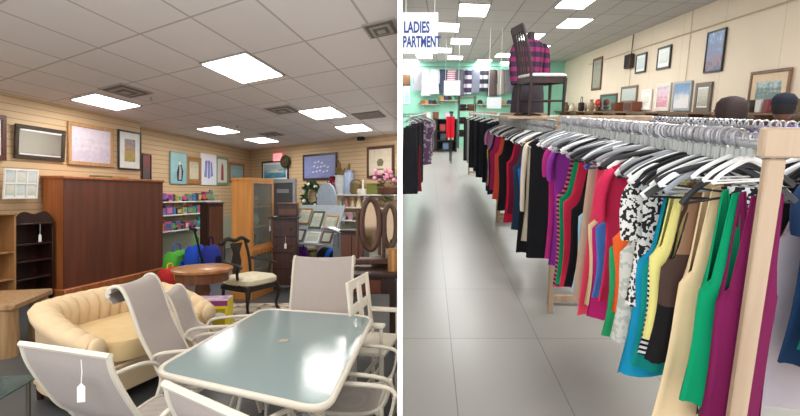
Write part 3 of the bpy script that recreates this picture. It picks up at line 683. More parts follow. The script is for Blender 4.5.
# floor clutter
bag('shopping_bag', 'purple bag standing right of the dresser', at_z(301, 280, 0), .26, .2, .62, (96, 40, 130), (60, 20, 90))
bag('shopping_bag', 'blue bag on the floor in front of the grey stand', at_z(296, 286, 0), .2, .2, .4, (110, 60, 190), (70, 30, 130), False)
vase('floor_vase', 'pale pink floor vase in front of the grey stand', at_z(321, 276, 0), [(.12, 0), (.2, .15), (.22, .4), (.1, .62), (.13, .7)], mat((196, 168, 152), .4))
vase('floor_vase', 'olive gold jar between the purple bag and the pink vase', at_z(311, 277, 0), [(.12, 0), (.18, .1), (.17, .4), (.1, .5), (.12, .54)], mat((150, 140, 70), .4))
t = T('duffel_bag', 'black barrel bag with a bright blue end', 'bag', at_z(333, 279, 0) + Vector((0, 0, .0)), -.5); a_ = .2
P(t, 'stand', MB().box((0, 0, .1), (.5, .3, .2), .02), BLACK); P(t, 'barrel', MB().tube([(-.26, 0, .4), (-.24, 0, .4), (.24, 0, .36), (.26, 0, .36)], [.16, .2, .2, .16], 18), fabric((34, 34, 44))); P(t, 'end_panel', MB().tube([(-.27, -.0, .4), (-.25, 0, .4)], .165, 18), fabric((40, 110, 220))); P(t, 'stripe', MB().tube([(-.06, 0, .385), (.04, 0, .378)], .206, 18), fabric((40, 110, 220)))
# ---- cheval mirrors, low dark bench, box
def cheval(label, p, w, z0, z1, rz, fm):
    t = T('oval_mirror', label, 'mirror', p, rz); h = z1 - z0; zc = (z0 + z1) / 2
    el = [(w / 2 * math.cos(a), 0, zc + h / 2 * math.sin(a)) for a in [2 * PI * k / 36 for k in range(36)]]
    P(t, 'mirror_frame', MB().tube(el, .035, 8, closed=True), fm); P(t, 'mirror_glass', MB().prism([(x * .95, z) for x, _, z in el], -.008, .008), mat((150, 128, 104), .08, .85, var=.1))
    for sx in (-1, 1): P(t, 'post', MB().tube([(sx * (w / 2 + .05), 0, z0 - .15), (sx * (w / 2 + .05), 0, zc + .15)], .02), fm)
    P(t, 'base_board', MB().box((0, 0, z0 - .13), (w + .3, .2, .06), .01), fm)
    return t
tz = .78
pb = at_z(372, 268, tz); Yb = pb.y
t = T('dressing_table', 'low dark brown dressing table under the oval mirrors', 'table', Vector((-.43, 5.0, 0)), .0)
P(t, 'top', MB().box((0, .2, tz - .02), (.82, .9, .04), .01), DARK); P(t, 'apron', MB().box((0, .2, tz - .12), (.76, .84, .18), .006), DARK); P(t, 'drawer', MB().box((-.02, -.23, tz - .13), (.5, .02, .14), .004), WALNUT)
for sx in (-1, 1):
    for sy in (-1, 1): P(t, 'leg', MB().box((sx * .35, .2 + sy * .38, (tz - .2) / 2), (.06, .06, tz - .2), .008), DARK)
cheval('oval standing mirror in a brown frame on the dark dressing table', Vector((-.335, 5.25, tz)), .2, .2, .77, 0, wood((96, 62, 46), (66, 40, 28)))
cheval('narrower oval mirror next to the partition, behind the cardboard box', Vector((-.12, 5.5, tz)), .15, .2, .7, 0, wood((120, 100, 84), (90, 70, 56)))
t = T('carton', 'orange brown cardboard box on the dressing table', 'box', Vector((-.075, 5.02, tz)), 0)
P(t, 'carton_body', MB().box((0, 0, .115), (.11, .2, .23), .003), mat((176, 122, 66), .8)); P(t, 'flap', MB().box((0, -.03, .235), (.11, .14, .006), .001), mat((186, 132, 76), .8)); P(t, 'tape', MB().box((0, -.101, .115), (.03, .002, .23), .0005), mat((200, 160, 100), .4))
t = T('cabinet', 'dark red brown low cabinet left of the oval mirrors', 'cabinet', Vector((-.74, 7.6, 0)), -.2, sc=(.7, .8, 1.0))
P(t, 'carcass', MB().box((0, 0, .5), (.55, .45, 1.0), .008), DARK); P(t, 'top', MB().box((0, 0, 1.015), (.6, .5, .03), .008), DARK)
for sx in (-1, 1): d = P(t, 'door', MB().box((sx * .135, -.235, .5), (.25, .02, .9), .004), WALNUT); P(d, 'knob', MB().ball((sx * .03, -.255, .55), .016, 8, 6), GOLD)
# ---- rug
SETm = NT('rug'); n1 = SETm.noise(2.6, 2, 'Object'); 
SETm.base(SETm.ramp(n1, [(.0, lin((206, 196, 178))), (.46, lin((200, 188, 168))), (.5, lin((96, 78, 60))), (.56, lin((214, 204, 186))), (.62, lin((120, 100, 80))), (.66, lin((204, 194, 176)))])); SETm.b.inputs['Roughness'].default_value = .9
ONE('area_rug', 'cream and brown patterned rug under the wooden armchair', 'rug', MB().slab([(-2.9, 4.75), (-.75, 4.75), (-1.1, 6.75), (-2.5, 6.75)], .002, .012), SETm.m, smooth=False)
# ---- round table
pt = Vector((-2.36, 5.5, 0)); t = T('round_table', 'round brown wooden pedestal table in front of the toy shelves', 'table', pt, 0)
P(t, 'tabletop', MB().lathe([(.02, .69), (.33, .69), (.345, .7), (.345, .725), (.33, .735), (.02, .735)], 40), wood((176, 122, 76), (140, 90, 50), 2, .3)); P(t, 'apron', MB().lathe([(.29, .58), (.3, .58), (.3, .69), (.29, .69)], 36), wood((124, 74, 40), (92, 52, 26)))
P(t, 'pedestal', MB().lathe([(.1, .1), (.12, .2), (.06, .32), (.09, .45), (.07, .58), (.15, .6)], 18), wood((110, 64, 36), (80, 44, 24)))
for k in range(4):
    a = k * PI / 2 + .4; P(t, 'leg', MB().tube(sm([(.06 * math.cos(a), .06 * math.sin(a), .2), (.2 * math.cos(a), .2 * math.sin(a), .16), (.3 * math.cos(a), .3 * math.sin(a), .025)]), .03), wood((110, 64, 36), (80, 44, 24)))
# ---- wooden armchair
t = T('armchair', 'dark carved wooden armchair with a cream seat beside the round table', 'armchair', Vector((-2.02, 6.2, 0)), 1.05)
# faces local -y
P(t, 'seat', MB().loft([[(x * k, y * k, z) for x, y in [(.29 * math.copysign(abs(math.cos(a)) ** .4, math.cos(a)), .27 * math.copysign(abs(math.sin(a)) ** .4, math.sin(a))) for a in [2 * PI * i / 28 for i in range(28)]]] for z, k in ((.42, .92), (.44, 1), (.49, 1), (.52, .9), (.535, .6))]), mat((222, 212, 184), .85, var=.1, scale=20), 'cream upholstered seat')
P(t, 'seat_rail', MB().box((0, 0, .385), (.56, .5, .07), .01), BLACKW)
for sx in (-1, 1):
    P(t, 'front_leg', MB().tube(sm([(sx * .25, -.23, .4), (sx * .28, -.26, .3), (sx * .25, -.23, .12), (sx * .27, -.27, .02)]), [.035, .034, .033, .03, .029, .028, .026, .024, .022, .02, .019, .018, .018, .019, .02, .022, .025, .028, .03], 8), BLACKW)
    P(t, 'rear_leg', MB().tube(sm([(sx * .23, .24, .4), (sx * .23, .27, .2), (sx * .25, .33, .0)]), .022), BLACKW)
    P(t, 'back_post', MB().tube(sm([(sx * .23, .24, .38), (sx * .22, .26, .7), (sx * .18, .3, .96)]), .02), BLACKW)
    P(t, 'armrest', MB().tube(sm([(sx * .22, .25, .72), (sx * .28, .1, .7), (sx * .3, -.08, .69), (sx * .28, -.16, .66)]), .022), BLACKW); P(t, 'arm_support', MB().tube(sm([(sx * .28, -.1, .68), (sx * .27, -.06, .55), (sx * .27, -.12, .41)]), .018), BLACKW)
P(t, 'splat', MB().prism([(-.05, .5), (.05, .5), (.08, .68), (.05, .8), (.1, .94), (-.1, .94), (-.05, .8), (-.08, .68)], .26, .28), BLACKW); P(t, 'top_rail', MB().tube(sm([(-.24, .3, .94), (-.12, .3, 1.0), (0, .3, .97), (.12, .3, 1.0), (.24, .3, .94)]), .028), BLACKW)
# ---- yellow carton with a letter
py_ = Vector((-2.06, 5.08, 0)); t = T('toy_carton', 'yellow and purple carton with a large white C, on the floor before the round table', 'box', py_, .1)
bw_, bd_, bh_ = .36, .24, .46
P(t, 'carton_body', MB().box((0, 0, bh_ / 2), (bw_, bd_, bh_), .003), mat((232, 214, 40), .45, var=.03)); P(t, 'lid_panel', MB().box((0, 0, bh_ + .002), (bw_, bd_, .005), .001), art([(226, 170, 200), (240, 236, 236), (150, 70, 150)], 4)); P(t, 'top_band', MB().box((0, -bd_ / 2 - .001, bh_ * .93), (bw_, .004, bh_ * .12), .0005), mat((140, 50, 130), .5)); P(t, 'side_panel', MB().box((-bw_ / 2 - .001, 0, bh_ * .5), (.004, bd_, bh_), .0005), mat((226, 206, 220), .5))
P(t, 'letter_field', MB().box((.07, -bd_ / 2 - .002, bh_ * .5), (.17, .004, .28), .0005), mat((170, 152, 20), .5)); P(t, 'lettering', text_mb('C', .28, .002, .008).move(Matrix.Translation((.07, -bd_ / 2 - .005, bh_ * .5 - .1))), WHITE, smooth=False)
# ---- cream sofa with channelled back
SOFA = fabric((222, 196, 158))
t = T('sofa', 'cream curved sofa with a vertically channelled back, in front of the wardrobe', 'sofa', Vector((-2.37, 4.0, 0)), -.33, sc=(1, .86, 1))
pp = [Vector((x, y, 0)) for x, y in ((.36, -.7), (.12, -.74), (-.14, -.71), (-.36, -.58), (-.46, -.3), (-.48, 0), (-.46, .3), (-.36, .58), (-.14, .71), (.12, .74), (.36, .7))]
path = sm(pp, 24); n = len(path); rings = []
for i, q in enumerate(path):
    tg = (path[min(i + 1, n - 1)] - path[max(i - 1, 0)]).normalized(); inn = Vector((tg.y, -tg.x, 0))
    if inn.dot(-q) < 0: inn = -inn
    f_ = abs(i / (n - 1) * 2 - 1); H = .72 - .2 * max(0, (f_ - .45) / .55) ** 1.3
    ch = abs(math.sin(i / (n - 1) * PI * 24)); pf = .028 * ch ** .4
    ring = []
    for (o_, z, w) in ((.0, .1, 0), (.0, .3, 0), (-.01, H - .14, 0), (-.05, H - .08, .1), (-.06, H - .03, .3), (-.02, H + .01, .6), (.05, H + .02, .9), (.12, H - .02, 1), (.15, H - .08, 1), (.14, H - .16, 1), (.12, .36, 1), (.12, .12, .2)):
        ring.append(q + inn * (o_ + pf * w * (1 if o_ > 0 else -.15)) + Vector((0, 0, z + (pf * .5 * w if z > H - .04 else 0))))
    rings.append(ring)
P(t, 'channelled_back', MB().loft(rings), SOFA, ang=60)
def cushion(pts2, z0, z1, k=.05):
    n = len(pts2); c = sum((Vector((*p, 0)) for p in pts2), Vector()) / n
    return MB().loft([[(c.x + (p[0] - c.x) * s_, c.y + (p[1] - c.y) * s_, z) for p in pts2] for z, s_ in ((z0, .9), (z0 + .02, 1), (z1 - .05, 1.01), (z1 - .015, .97), (z1, .85), (z1 + .012, .4))])
se = [(.42 * math.copysign(abs(math.cos(a)) ** .45, math.cos(a)) + .05, .55 * math.copysign(abs(math.sin(a)) ** .45, math.sin(a))) for a in [2 * PI * i / 36 for i in range(36)]]
P(t, 'seat_cushion', cushion(se, .32, .5), fabric((214, 186, 138))); P(t, 'seat_base', MB().box((-.02, 0, .2), (.78, 1.2, .24), .03), SOFA); P(t, 'skirt_rail', MB().box((.37, 0, .2), (.05, 1.3, .22), .02), SOFA)
for sx in (-.3, .3):
    for sy in (-.6, .6): P(t, 'leg', MB().lathe([(.025, 0), (.035, .1)], 10, (sx, sy, 0)), DARK)
for sy in (-.66, .66): P(t, 'arm_front', MB().ball((.37, sy, .46), .1, 14, 8, .5, .9, 1.0), SOFA)

# ---- log table at the left, glass coffee table
q = Vector((-4.35, 4.75, 0)); RAT = wood((178, 142, 100), (140, 104, 68), 4); t = T('log_table', 'rustic low wooden table on thick round log posts at the left edge', 'table', q, .25)
P(t, 'slab', MB().box((0, 0, .5), (1.0, .8, .07), .015), RAT)
for x, y in ((-.4, -.33), (-.1, -.36), (.16, -.36), (.4, -.3), (.4, .3), (-.4, .3)): P(t, 'log_post', MB().lathe([(.09, 0), (.095, .2), (.085, .42), (.09, .52), (.03, .525)], 14, (x, y, 0)), RAT)
P(t, 'stretcher', MB().tube([(-.4, -.33, .12), (.4, -.3, .12)], .03), RAT)
q = Vector((-2.85, 2.55, 0)); t = T('coffee_table', 'low glass coffee table with thin metal rods at the lower left', 'table', q, .12)
P(t, 'glass_top', MB().box((0, 0, .42), (1.1, .8, .012), .004), glass((120, 140, 136), .06, .35)); fr = MB(); lw = [(-.5, -.36), (.5, -.36), (.5, .36), (-.5, .36)]
for i in range(4): a_, b_ = lw[i], lw[(i + 1) % 4]; P(t, 'rail', MB().tube([(*a_, .40), (*b_, .40)], .012), mat((150, 140, 120), .3, .6))
for x, y in lw: P(t, 'leg', MB().tube([(x, y, 0), (x, y, .412)], .014), mat((120, 112, 100), .35, .6))
P(t, 'cross_rod', MB().tube([(-.5, -.36, .1), (.5, .36, .1)], .012), mat((150, 140, 120), .3, .6)); P(t, 'cross_rod', MB().tube([(.5, -.36, .1), (-.5, .36, .1)], .012), mat((150, 140, 120), .3, .6))

# ---- patio dining set
def sling_mat(c):
    t = NT('sling'); o = t.sep(); L = lin(c)
    a = t.math('FRACT', t.math('MULTIPLY', o[0], 150)); b = t.math('FRACT', t.math('MULTIPLY', o[2], 150))
    f = t.math('MULTIPLY', t.math('ADD', t.math('GREATER_THAN', a, .6), t.math('GREATER_THAN', b, .6)), .5); n = t.noise(90, 2); n2 = t.noise(5, 2)
    b_ = t.mix(f, shade(L, .86), shade(L, 1.1)); b_ = t.mix(t.math('MULTIPLY', n, .6), b_, shade(L, .72)); t.base(t.mix(t.math('MULTIPLY', n2, .25), b_, shade(L, 1.2)))
    t.b.inputs['Roughness'].default_value = .8; t.bump(n, .2, .003); return t.m
SLING = sling_mat((182, 170, 163))
def patio_chair(label, p, rz, w=.46, hb=1.0, sc=1, tall=True, roll=True):
    """faces local +y"""
    t = T('patio_chair', label, 'chair', p, rz, None, None, sc); hw = w / 2
    if tall: prof = [(-.53, hb - .1), (-.56, hb - .03), (-.52, hb + .01), (-.47, hb - .01), (-.42, hb - .12), (-.36, hb - .3), (-.28, .56), (-.22, .45), (-.12, .4), (.06, .4), (.2, .415), (.27, .4), (.3, .35)]
    if tall and not roll: prof = [(-.50, hb), (-.47, hb - .1)] + prof[5:]
    if not tall: prof = [(-.27, .6), (-.24, .48), (-.18, .42), (-.08, .4), (.06, .4), (.2, .415), (.27, .4), (.3, .35)]
    pr = sm([(0, y, z) for y, z in prof], 5); off = 6 if tall else 0
    if tall: pr2 = pr
    P(t, 'sling', MB().grid([[(-hw + w * j / 8, q.y, q.z - .012 * math.sin(PI * j / 8)) for j in range(9)] for q in pr], .006), SLING, 'pale grey woven sling')
    for sx in (-1, 1):
        P(t, 'side_rail', MB().tube([(sx * hw, q.y, q.z) for q in pr[3 if roll else 0:]] if tall else [(sx * hw, q.y, q.z) for q in pr], .0125), CREAMP)
        x = sx * (hw + .035)
        P(t, 'armrest', MB().tube(sm([(sx * hw, -.28, .55), (x, -.24, .615), (x, -.05, .635), (x, .16, .63), (x, .27, .58), (x, .29, .48), (x, .25, .38)], 5), .0125, 8), CREAMP)
        P(t, 'front_leg', MB().tube(sm([(x, .25, .39), (x, .2, .25), (x, .26, .0)], 5), .0125), CREAMP)
        P(t, 'rear_leg', MB().tube(sm([(sx * hw, -.22, .45), (x, -.24, .3), (x, -.34, .0)], 5), .0125), CREAMP)
    for y, z in ((.24, .38), (-.2, .42)): P(t, 'crossbar', MB().tube([(-hw - .02, y, z), (hw + .02, y, z)], .012), CREAMP)
    if tall: P(t, 'top_bar', MB().tube([(-hw - .01, -.545 if roll else -.5, hb - .02 if roll else hb), (hw + .01, -.545 if roll else -.5, hb - .02 if roll else hb)], .014), CREAMP)
    return t
def face(dx, dy): return math.atan2(-dx, dy)      # turns local +y to (dx,dy)
def chair_by_top(label, l, r, z, **k):
    """left/right ends of the top bar on screen, at height z"""
    a, b = at_z(*l, z), at_z(*r, z); return a, b
CB = [('tall sling chair with high back standing between the sofa and the glass table', (-1.8, 3.08), (1, .06), .45, 1.02, 1.0),
      ('lower sling chair behind the tall one, nearer the round wooden table', (-1.78, 3.53), (.95, .16), .40, .93, .93)]
def put_chair(label, top, f, w, hb, sc, roll=True):
    f = Vector((*f, 0)).normalized(); c = Vector((*top, 0)) + f * .53 * sc
    return patio_chair(label, c, face(f.x, f.y), w, hb, sc, True, roll)
for c in CB: put_chair(*c)
put_chair('sling chair at the far end of the glass table, back rolled over on top', (-.65, 3.98), (.0, -1), .5, 1.06, 1.0)
ca = put_chair('foreground sling chair seen from behind, with a white price tag on its back', (-1.42, 1.9), (.31, .95), .5, .95, 1.0, False)
put_chair('nearest sling chair at the bottom edge, under the near edge of the glass table', (-.63, 1.42), (.57, .82), .46, .95, 1.0, False)
patio_chair('low grey sling chair with looped arms at the right of the glass table, farther one', Vector((-.30, 2.72, 0)), PI / 2 - .1, .4, 1, 1, False)
patio_chair('low grey sling chair with looped arms at the right, nearest the bottom edge', Vector((-.31, 2.12, 0)), PI / 2 - .1, .4, 1, 1, False)
tag(at_z(84.5, 358, .93) + Vector((0, -.02, .0)), 'white price tag on the foreground sling chair', .2, .82)
# glass table
ZT = .72; cor = [at_z(152, 370, ZT), at_z(326, 409, ZT), at_z(373, 316, ZT), at_z(263, 308, ZT)]
cen = sum(cor, Vector()) / 4; cen.z = 0; cr = [c - cen for c in cor]
def rounded(poly, r, k=6):
    out = []; n = len(poly)
    for i in range(n):
        a, b, c = Vector(poly[i - 1][:2]), Vector(poly[i][:2]), Vector(poly[(i + 1) % n][:2])
        p0, p1 = b + (a - b).normalized() * r, b + (c - b).normalized() * r
        for j in range(k + 1): s_ = j / k; out.append((1 - s_) ** 2 * p0 + 2 * s_ * (1 - s_) * b + s_ * s_ * p1)
    return out
t = T('patio_table', 'glass topped patio dining table with a cream metal rim', 'table', cen, 0)
rp = rounded(cr, .13, 7)
def inset(poly, d):
    c = sum((Vector(p) for p in poly), Vector((0, 0))) / len(poly); return [Vector(p) - (Vector(p) - c).normalized() * d for p in poly]
def glass_top():
    t_ = NT('rippled_glass'); t_.b.inputs['Base Color'].default_value = lin((160, 176, 176)); t_.b.inputs['Roughness'].default_value = .06; t_.b.inputs['Specular IOR Level'].default_value = .9
    t_.bump(t_.noise(70, 3), .3, .002)
    tr = t_.n('ShaderNodeBsdfTransparent'); tr.inputs[0].default_value = lin((176, 206, 204)); mx = t_.n('ShaderNodeMixShader'); mx.inputs[0].default_value = .72
    t_.nt.links.new(tr.outputs[0], mx.inputs[1]); t_.nt.links.new(t_.b.outputs[0], mx.inputs[2]); t_.nt.links.new(mx.outputs[0], t_.nt.nodes['Material Output'].inputs[0]); return t_.m
P(t, 'glass_top', MB().slab([tuple(p) for p in inset(rp, .012)], ZT - .012, ZT - .004), glass_top(), 'frosted blue green glass')
P(t, 'rim', MB().tube([(p.x, p.y, ZT - .014) for p in rp], .015, 10, 1.15, closed=True), CREAMP)
lg = [Vector((c.x, c.y)) * .74 for c in cr]
for c in lg: P(t, 'leg', MB().tube(sm([(c.x * 1.22, c.y * 1.22, ZT - .03), (c.x * 1.1, c.y * 1.1, ZT - .12), (c.x * .98, c.y * .98, ZT - .4), (c.x * 1.1, c.y * 1.1, 0)]), .019), CREAMP)
for i in range(2): P(t, 'under_brace', MB().tube(sm([(lg[i].x * 1.1, lg[i].y * 1.1, ZT - .12), (0, 0, ZT - .16), (lg[i + 2].x * 1.1, lg[i + 2].y * 1.1, ZT - .12)]), .013), CREAMP)
P(t, 'parasol_plug', MB().lathe([(.03, ZT - .005), (.03, ZT), (.01, ZT + .002)], 14), mat((150, 140, 120), .4))
# white wooden chair and slatted table at the partition
WW = mat((232, 224, 208), .5, var=.04); t = T('wooden_chair', 'cream painted wooden chair with square cut-outs in its back', 'chair', Vector((-.20, 3.56, 0)), 1.33, sc=(1.18, .62, 1))
hb = .96   # faces local -y, turned so its back slants in view
def plate(x0, x1, z0, z1, y=.16): return MB().box(((x0 + x1) / 2, y, (z0 + z1) / 2), (x1 - x0, .03, z1 - z0), .005)
for sx in (-1, 1):
    P(t, 'back_post', MB().tube([(sx * .19, .12, 0), (sx * .19, .13, .44), (sx * .19, .22, hb)], .022, 8), WW); P(t, 'front_leg', MB().box((sx * .19, -.2, .22), (.04, .04, .44), .005), WW)
    P(t, 'armrest', MB().box((sx * .2, -.03, .66), (.06, .42, .025), .006), WW); P(t, 'arm_post', MB().box((sx * .2, -.2, .55), (.03, .03, .22), .004), WW)
for z in (.58, .74, .92): P(t, 'back_rail', MB().box((0, .14 + (z - .44) * .17, z), (.36, .028, .075), .006), WW)
P(t, 'back_slat', MB().box((0, .175, .73), (.07, .026, .4), .004, rx=-.17), WW)
for sx in (-1, 1): P(t, 'back_stile', MB().box((sx * .175, .175, .73), (.05, .028, .42), .004, rx=-.17), WW)
for z in (.2, .3): P(t, 'stretcher', MB().box((0, 0, z), (.38, .03, .03), .004), WW)
P(t, 'seat', MB().box((0, -.03, .45), (.42, .42, .03), .008), WW)
# ================================================================ RIGHT: clothes hall
ROOM[0] = 'R'
CR = 3.7
def cr_(px, py): return at_z(px, py, CR)
a_, b_ = cr_(565, 62), cr_(669, 20)
wR = Wall(a_, a_ + (b_ - a_) * 2.4)
YB = a_.y; wK = Wall((-.0, YB), (a_.x, YB))
dR = (a_ - b_).normalized(); dC = Vector((1, .16, 0)).normalized()
lt = tile_mat('hall_ceiling_tiles', dR, dC, (cr_(473, 10).x + .325, cr_(473, 10).y + .0), 1.3, .66, .03, (188, 186, 181), (146, 144, 140), var=.04)
fl = tile_mat('hall_floor_tiles', Vector((.06, 1, 0)).normalized(), Vector((1, 0, 0)), (.25, 1.2), .92, .62, .006, (160, 159, 154), (122, 118, 112), .3, .03, .9, spec=.5)
def block_mat():
    t = NT('painted_block'); o = t.sep(); n = t.noise(1.6, 4); u = t.math('MULTIPLY', o[1], 1 / 1.6)
    g = t.math('LESS_THAN', t.math('FRACT', t.math('ADD', u, 50.3)), .012); h = t.math('LESS_THAN', t.math('FRACT', t.math('MULTIPLY', o[2], 2.4)), .02)
    b = t.mix(n, lin((226, 208, 184)), lin((236, 220, 198))); b = t.mix(t.math('MULTIPLY', g, .35), b, lin((170, 150, 124))); b = t.mix(t.math('MULTIPLY', h, .10), b, lin((180, 160, 134)))
    t.base(b); t.b.inputs['Roughness'].default_value = .7; return t.m
SET('floor', MB().slab([(.0, -.4), (9, -.4), (9, YB + .3), (.0, YB + .3)], -.1, 0), fl, 'pale worn vinyl tile floor of the clothes hall')
SET('ceiling', MB().slab([(.0, -2), (9, -2), (9, YB + .3), (.0, YB + .3)], CR, CR + .08), lt, 'suspended white tile ceiling over the clothes racks')
wall_slab('wall_right', wR, 0, CR, block_mat(), label='beige painted block wall hung with pictures')
wall_slab('wall_back', wK, 0, CR, mat((150, 216, 190), .6, var=.02, scale=1), label='mint green far wall behind the hanging clothes')
q1, q2 = wR.hit(632, 51, .03), wR.hit(743, 20, .03)
SET('trim_3', MB().tube([(q1.x - wR.u.x * 4, q1.y - wR.u.y * 4, q1.z), (q2.x + wR.u.x * 4, q2.y + wR.u.y * 4, q1.z)], .014, 6), mat((196, 176, 148), .6), 'thin beige conduit along the picture wall')
q = wR.hit(672, 46, .02)
for px in (690, 633): q = wR.hit(px, 40, .02); SET('trim_4', MB().tube([(q.x, q.y, 1.9), (q.x, q.y, CR)], -.0 + .008, 6), mat((206, 188, 162), .6), 'thin vertical conduit on the picture wall')
LAMP2 = emit((252, 253, 255), 9.0)
dA, dB = dR, dC          # panel directions in this hall
HL = [(473.5, 10), (574, 23), (447, 27), (461, 41), (443, 50), (424.5, 56), (411.5, 61), (455, 57.5), (439, 63.5), (484, 61), (531, 36.5), (504, 55), (538, 47.5), (506, 63), (490, 67), (577, 1)]
HN = ['large ceiling light panel right above the sign board, nearest in the aisle', 'large ceiling light panel above and right of the chair on the rack', 'ceiling light panel right of the hanging LADIES sign', 'ceiling light panel in the middle of the aisle row', 'small ceiling light panel right of the sign, below the middle one', 'small far ceiling light panel just under the sign',
      'small far ceiling light panel at the partition', 'small far ceiling light panel in the aisle row above the hanging clothes', 'smallest far ceiling light panel over the hanging clothes', 'far ceiling light panel left of the chair on the rack', 'ceiling light panel beside the top of the chair on the rack', 'ceiling light panel left of the chair back', 'ceiling light panel behind the chair on the rack',
      'small far ceiling light panel low behind the chair', 'smallest far light panel left of the plaid jacket', 'ceiling light panel cut by the top edge of the photo']
for (x, y), lb in zip(HL, HN): panel_light(cr_(x, y), 1.22, .66, lb, 0, 30, FR, 'light panels over the clothes hall', 'R')
for x, y in ((1.2, 3.0), (3.6, 3.6), (2.4, .4), (5.0, 5.2)): panel_light(Vector((x, y, CR)), 1.2, .66, 'ceiling light panel overhead, in front of the racks', 0, 40, FR, 'ceiling lights above the racks', 'R')

# ---- hanging sign board
p0, p1 = at_y(402.6, 12.5, 4.6), at_y(437.5, 54, 4.6); sw, sh = p1.x - p0.x + .004, p0.z - p1.z
t = T('hanging_sign', 'white hanging sign with blue capital letters, cut off by the partition', 'sign', ((p0.x + p1.x) / 2, 4.6, p1.z), 0)
P(t, 'board', MB().box((0, 0, sh / 2), (sw, .012, sh), .002), mat((236, 240, 244), .4, var=.01)); BLUE = mat((40, 66, 140), .5)
for tx, z in (('LADIES', .52), ('PARTMENT', .17)):
    mb = text_mb(tx, .142, .001, .004, .56 if tx == 'LADIES' else .505, 'LEFT'); P(t, 'lettering', mb.move(Matrix.Translation((-sw / 2 + (.012 if tx == 'LADIES' else .004), -.0075, sh * z))), BLUE, smooth=False)
for sx in (-.4, .4): P(t, 'cord', MB().tube([(sx * sw, 0, sh), (sx * sw, 0, CR - p1.z)], .003, 5), WHITE)

# ---- clothes racks
RZ = 1.53
RWOOD = wood((184, 160, 134), (160, 134, 108), 3)
RAILM = mat((176, 176, 180), .3, .9, var=.02)
class Rail:
    def __init__(s, a, b, z=RZ):
        s.z = z; s.a, s.b = Vector((*a, 0)), Vector((*b, 0)); s.d = (s.b - s.a).normalized(); s.l = Vector((-s.d.y, s.d.x, 0)); s.rz = math.atan2(-s.l.y, -s.l.x); s.L = (s.b - s.a).length
    def at(s, k, z=None): q = s.a + s.d * k; return Vector((q.x, q.y, s.z if z is None else z))
    def solve(s, px, py, hw):
        h = at_plane(px, py, s.a + s.l * hw, s.l); return (h - s.a).dot(s.d), h.z
def rack(label, ra, W, pw=.042, rails=2, feet=True, pm=None):
    pm = pm or RWOOD
    t = T('clothes_rack', label, 'clothes rack', ra.a, math.atan2(ra.d.y, ra.d.x) - PI / 2); L = ra.L; z0 = ra.z
    for k in range(rails): P(t, 'rail', MB().tube([(W * k, .0, z0 - .012), (W * k, L, z0 - .012)], .0125, 10), RAILM, 'shiny metal hanging rail')
    for e in (0, 1):
        y = e * L
        P(t, 'crossbar', MB().box((W / 2, y, z0 - .005), (W + .05, .03, .07), .005), pm)
        for k in (0, 1): P(t, 'post', MB().box((W * k + (.01 if k == 0 else 0), y, (z0 - .04) / 2), (pw, pw * .55, z0 - .045), .004), pm)
        if feet: P(t, 'foot_bar', MB().box((W / 2, y, .06), (W, .04, .06), .005), RWOOD); P(t, 'mid_bar', MB().box((W / 2, y, .78), (W, .03, .05), .004), RWOOD)
    return t
r1 = Rail((.87, 1.08), (1.19, 3.45)); r1b = Rail((.87 + .62, 1.02), (1.19 + .62, 3.4))
rack('long wooden framed clothes rack nearest the aisle, packed with tops and dresses', r1, .62, feet=False)
r2 = Rail((1.24, 3.62), (1.40, 6.5), 1.48); rack('second wooden clothes rack behind the near one, carrying the chair on top', r2, .62)
r3 = Rail((1.46, 6.7), (1.72, 11.5)); rack('far clothes rack hung with dark trousers', r3, .62)
r4 = Rail((.11, 5.4), (.60, 10.5)); t = T('clothes_rack', 'metal hanging rail fixed to the partition at the left of the aisle', 'clothes rack', r4.a)
P(t, 'rail', MB().tube([(0, -.1, RZ - .012), (r4.b.x - r4.a.x, r4.L, RZ - .012)], .0125, 8), RAILM)
for k in (.3, 2.4, 4.6): P(t, 'bracket', MB().tube([(.096 * k, k, RZ - .012), (-.1, k, RZ - .012)], .008, 6), RAILM)

def hanger(kind, r, loc, rz, label, group, roll=0, sc=1):
    key = kind
    if key in HANG: return DUP(HANG[key], loc, rz, label, group, (0, roll, rz), sc)
    t = T('clothes_hanger', label, 'hanger', loc, rz, group); w = .195
    P(t, 'hook', MB().tube([(.021 * math.cos(a), 0, .003 + .021 * math.sin(a)) for a in [PI * (-.15 + 1.15 * k / 8) for k in range(9)]][::1] + [(-.019, 0, -.016), (0, 0, -.032), (0, 0, -.09)], .0042, 6), RAILM, 'metal hook')
    cm = {'white': mat((238, 238, 236), .35), 'black': mat((26, 26, 30), .35), 'grey': mat((150, 154, 160), .3), 'wood': wood((206, 168, 116), (176, 136, 86)), 'blue': mat((70, 100, 180), .35)}[kind]
    arm = sm([(-w, 0, -.178), (-w * .75, 0, -.14), (-w * .3, 0, -.1), (0, 0, -.085), (w * .3, 0, -.1), (w * .75, 0, -.14), (w, 0, -.178)], 4)
    P(t, 'shoulder_arm', MB().tube(arm, .0062, 8, 1.7), cm); P(t, 'lower_bar', MB().tube([(-w * .97, 0, -.179), (w * .97, 0, -.179)], .004, 6), cm)
    P(t, 'size_clip', MB().tube([(0, 0, -.035), (0, 0, -.075)], .012, 8), mat((168, 172, 170), .3))
    HANG[key] = t; t.scale = (sc, sc, sc); t.rotation_euler = (0, roll, rz); return t
HANG = {}
HL_ = {'white': 'white plastic hanger', 'black': 'black plastic hanger', 'grey': 'grey plastic hanger', 'wood': 'pale wooden hanger', 'blue': 'blue plastic hanger'}
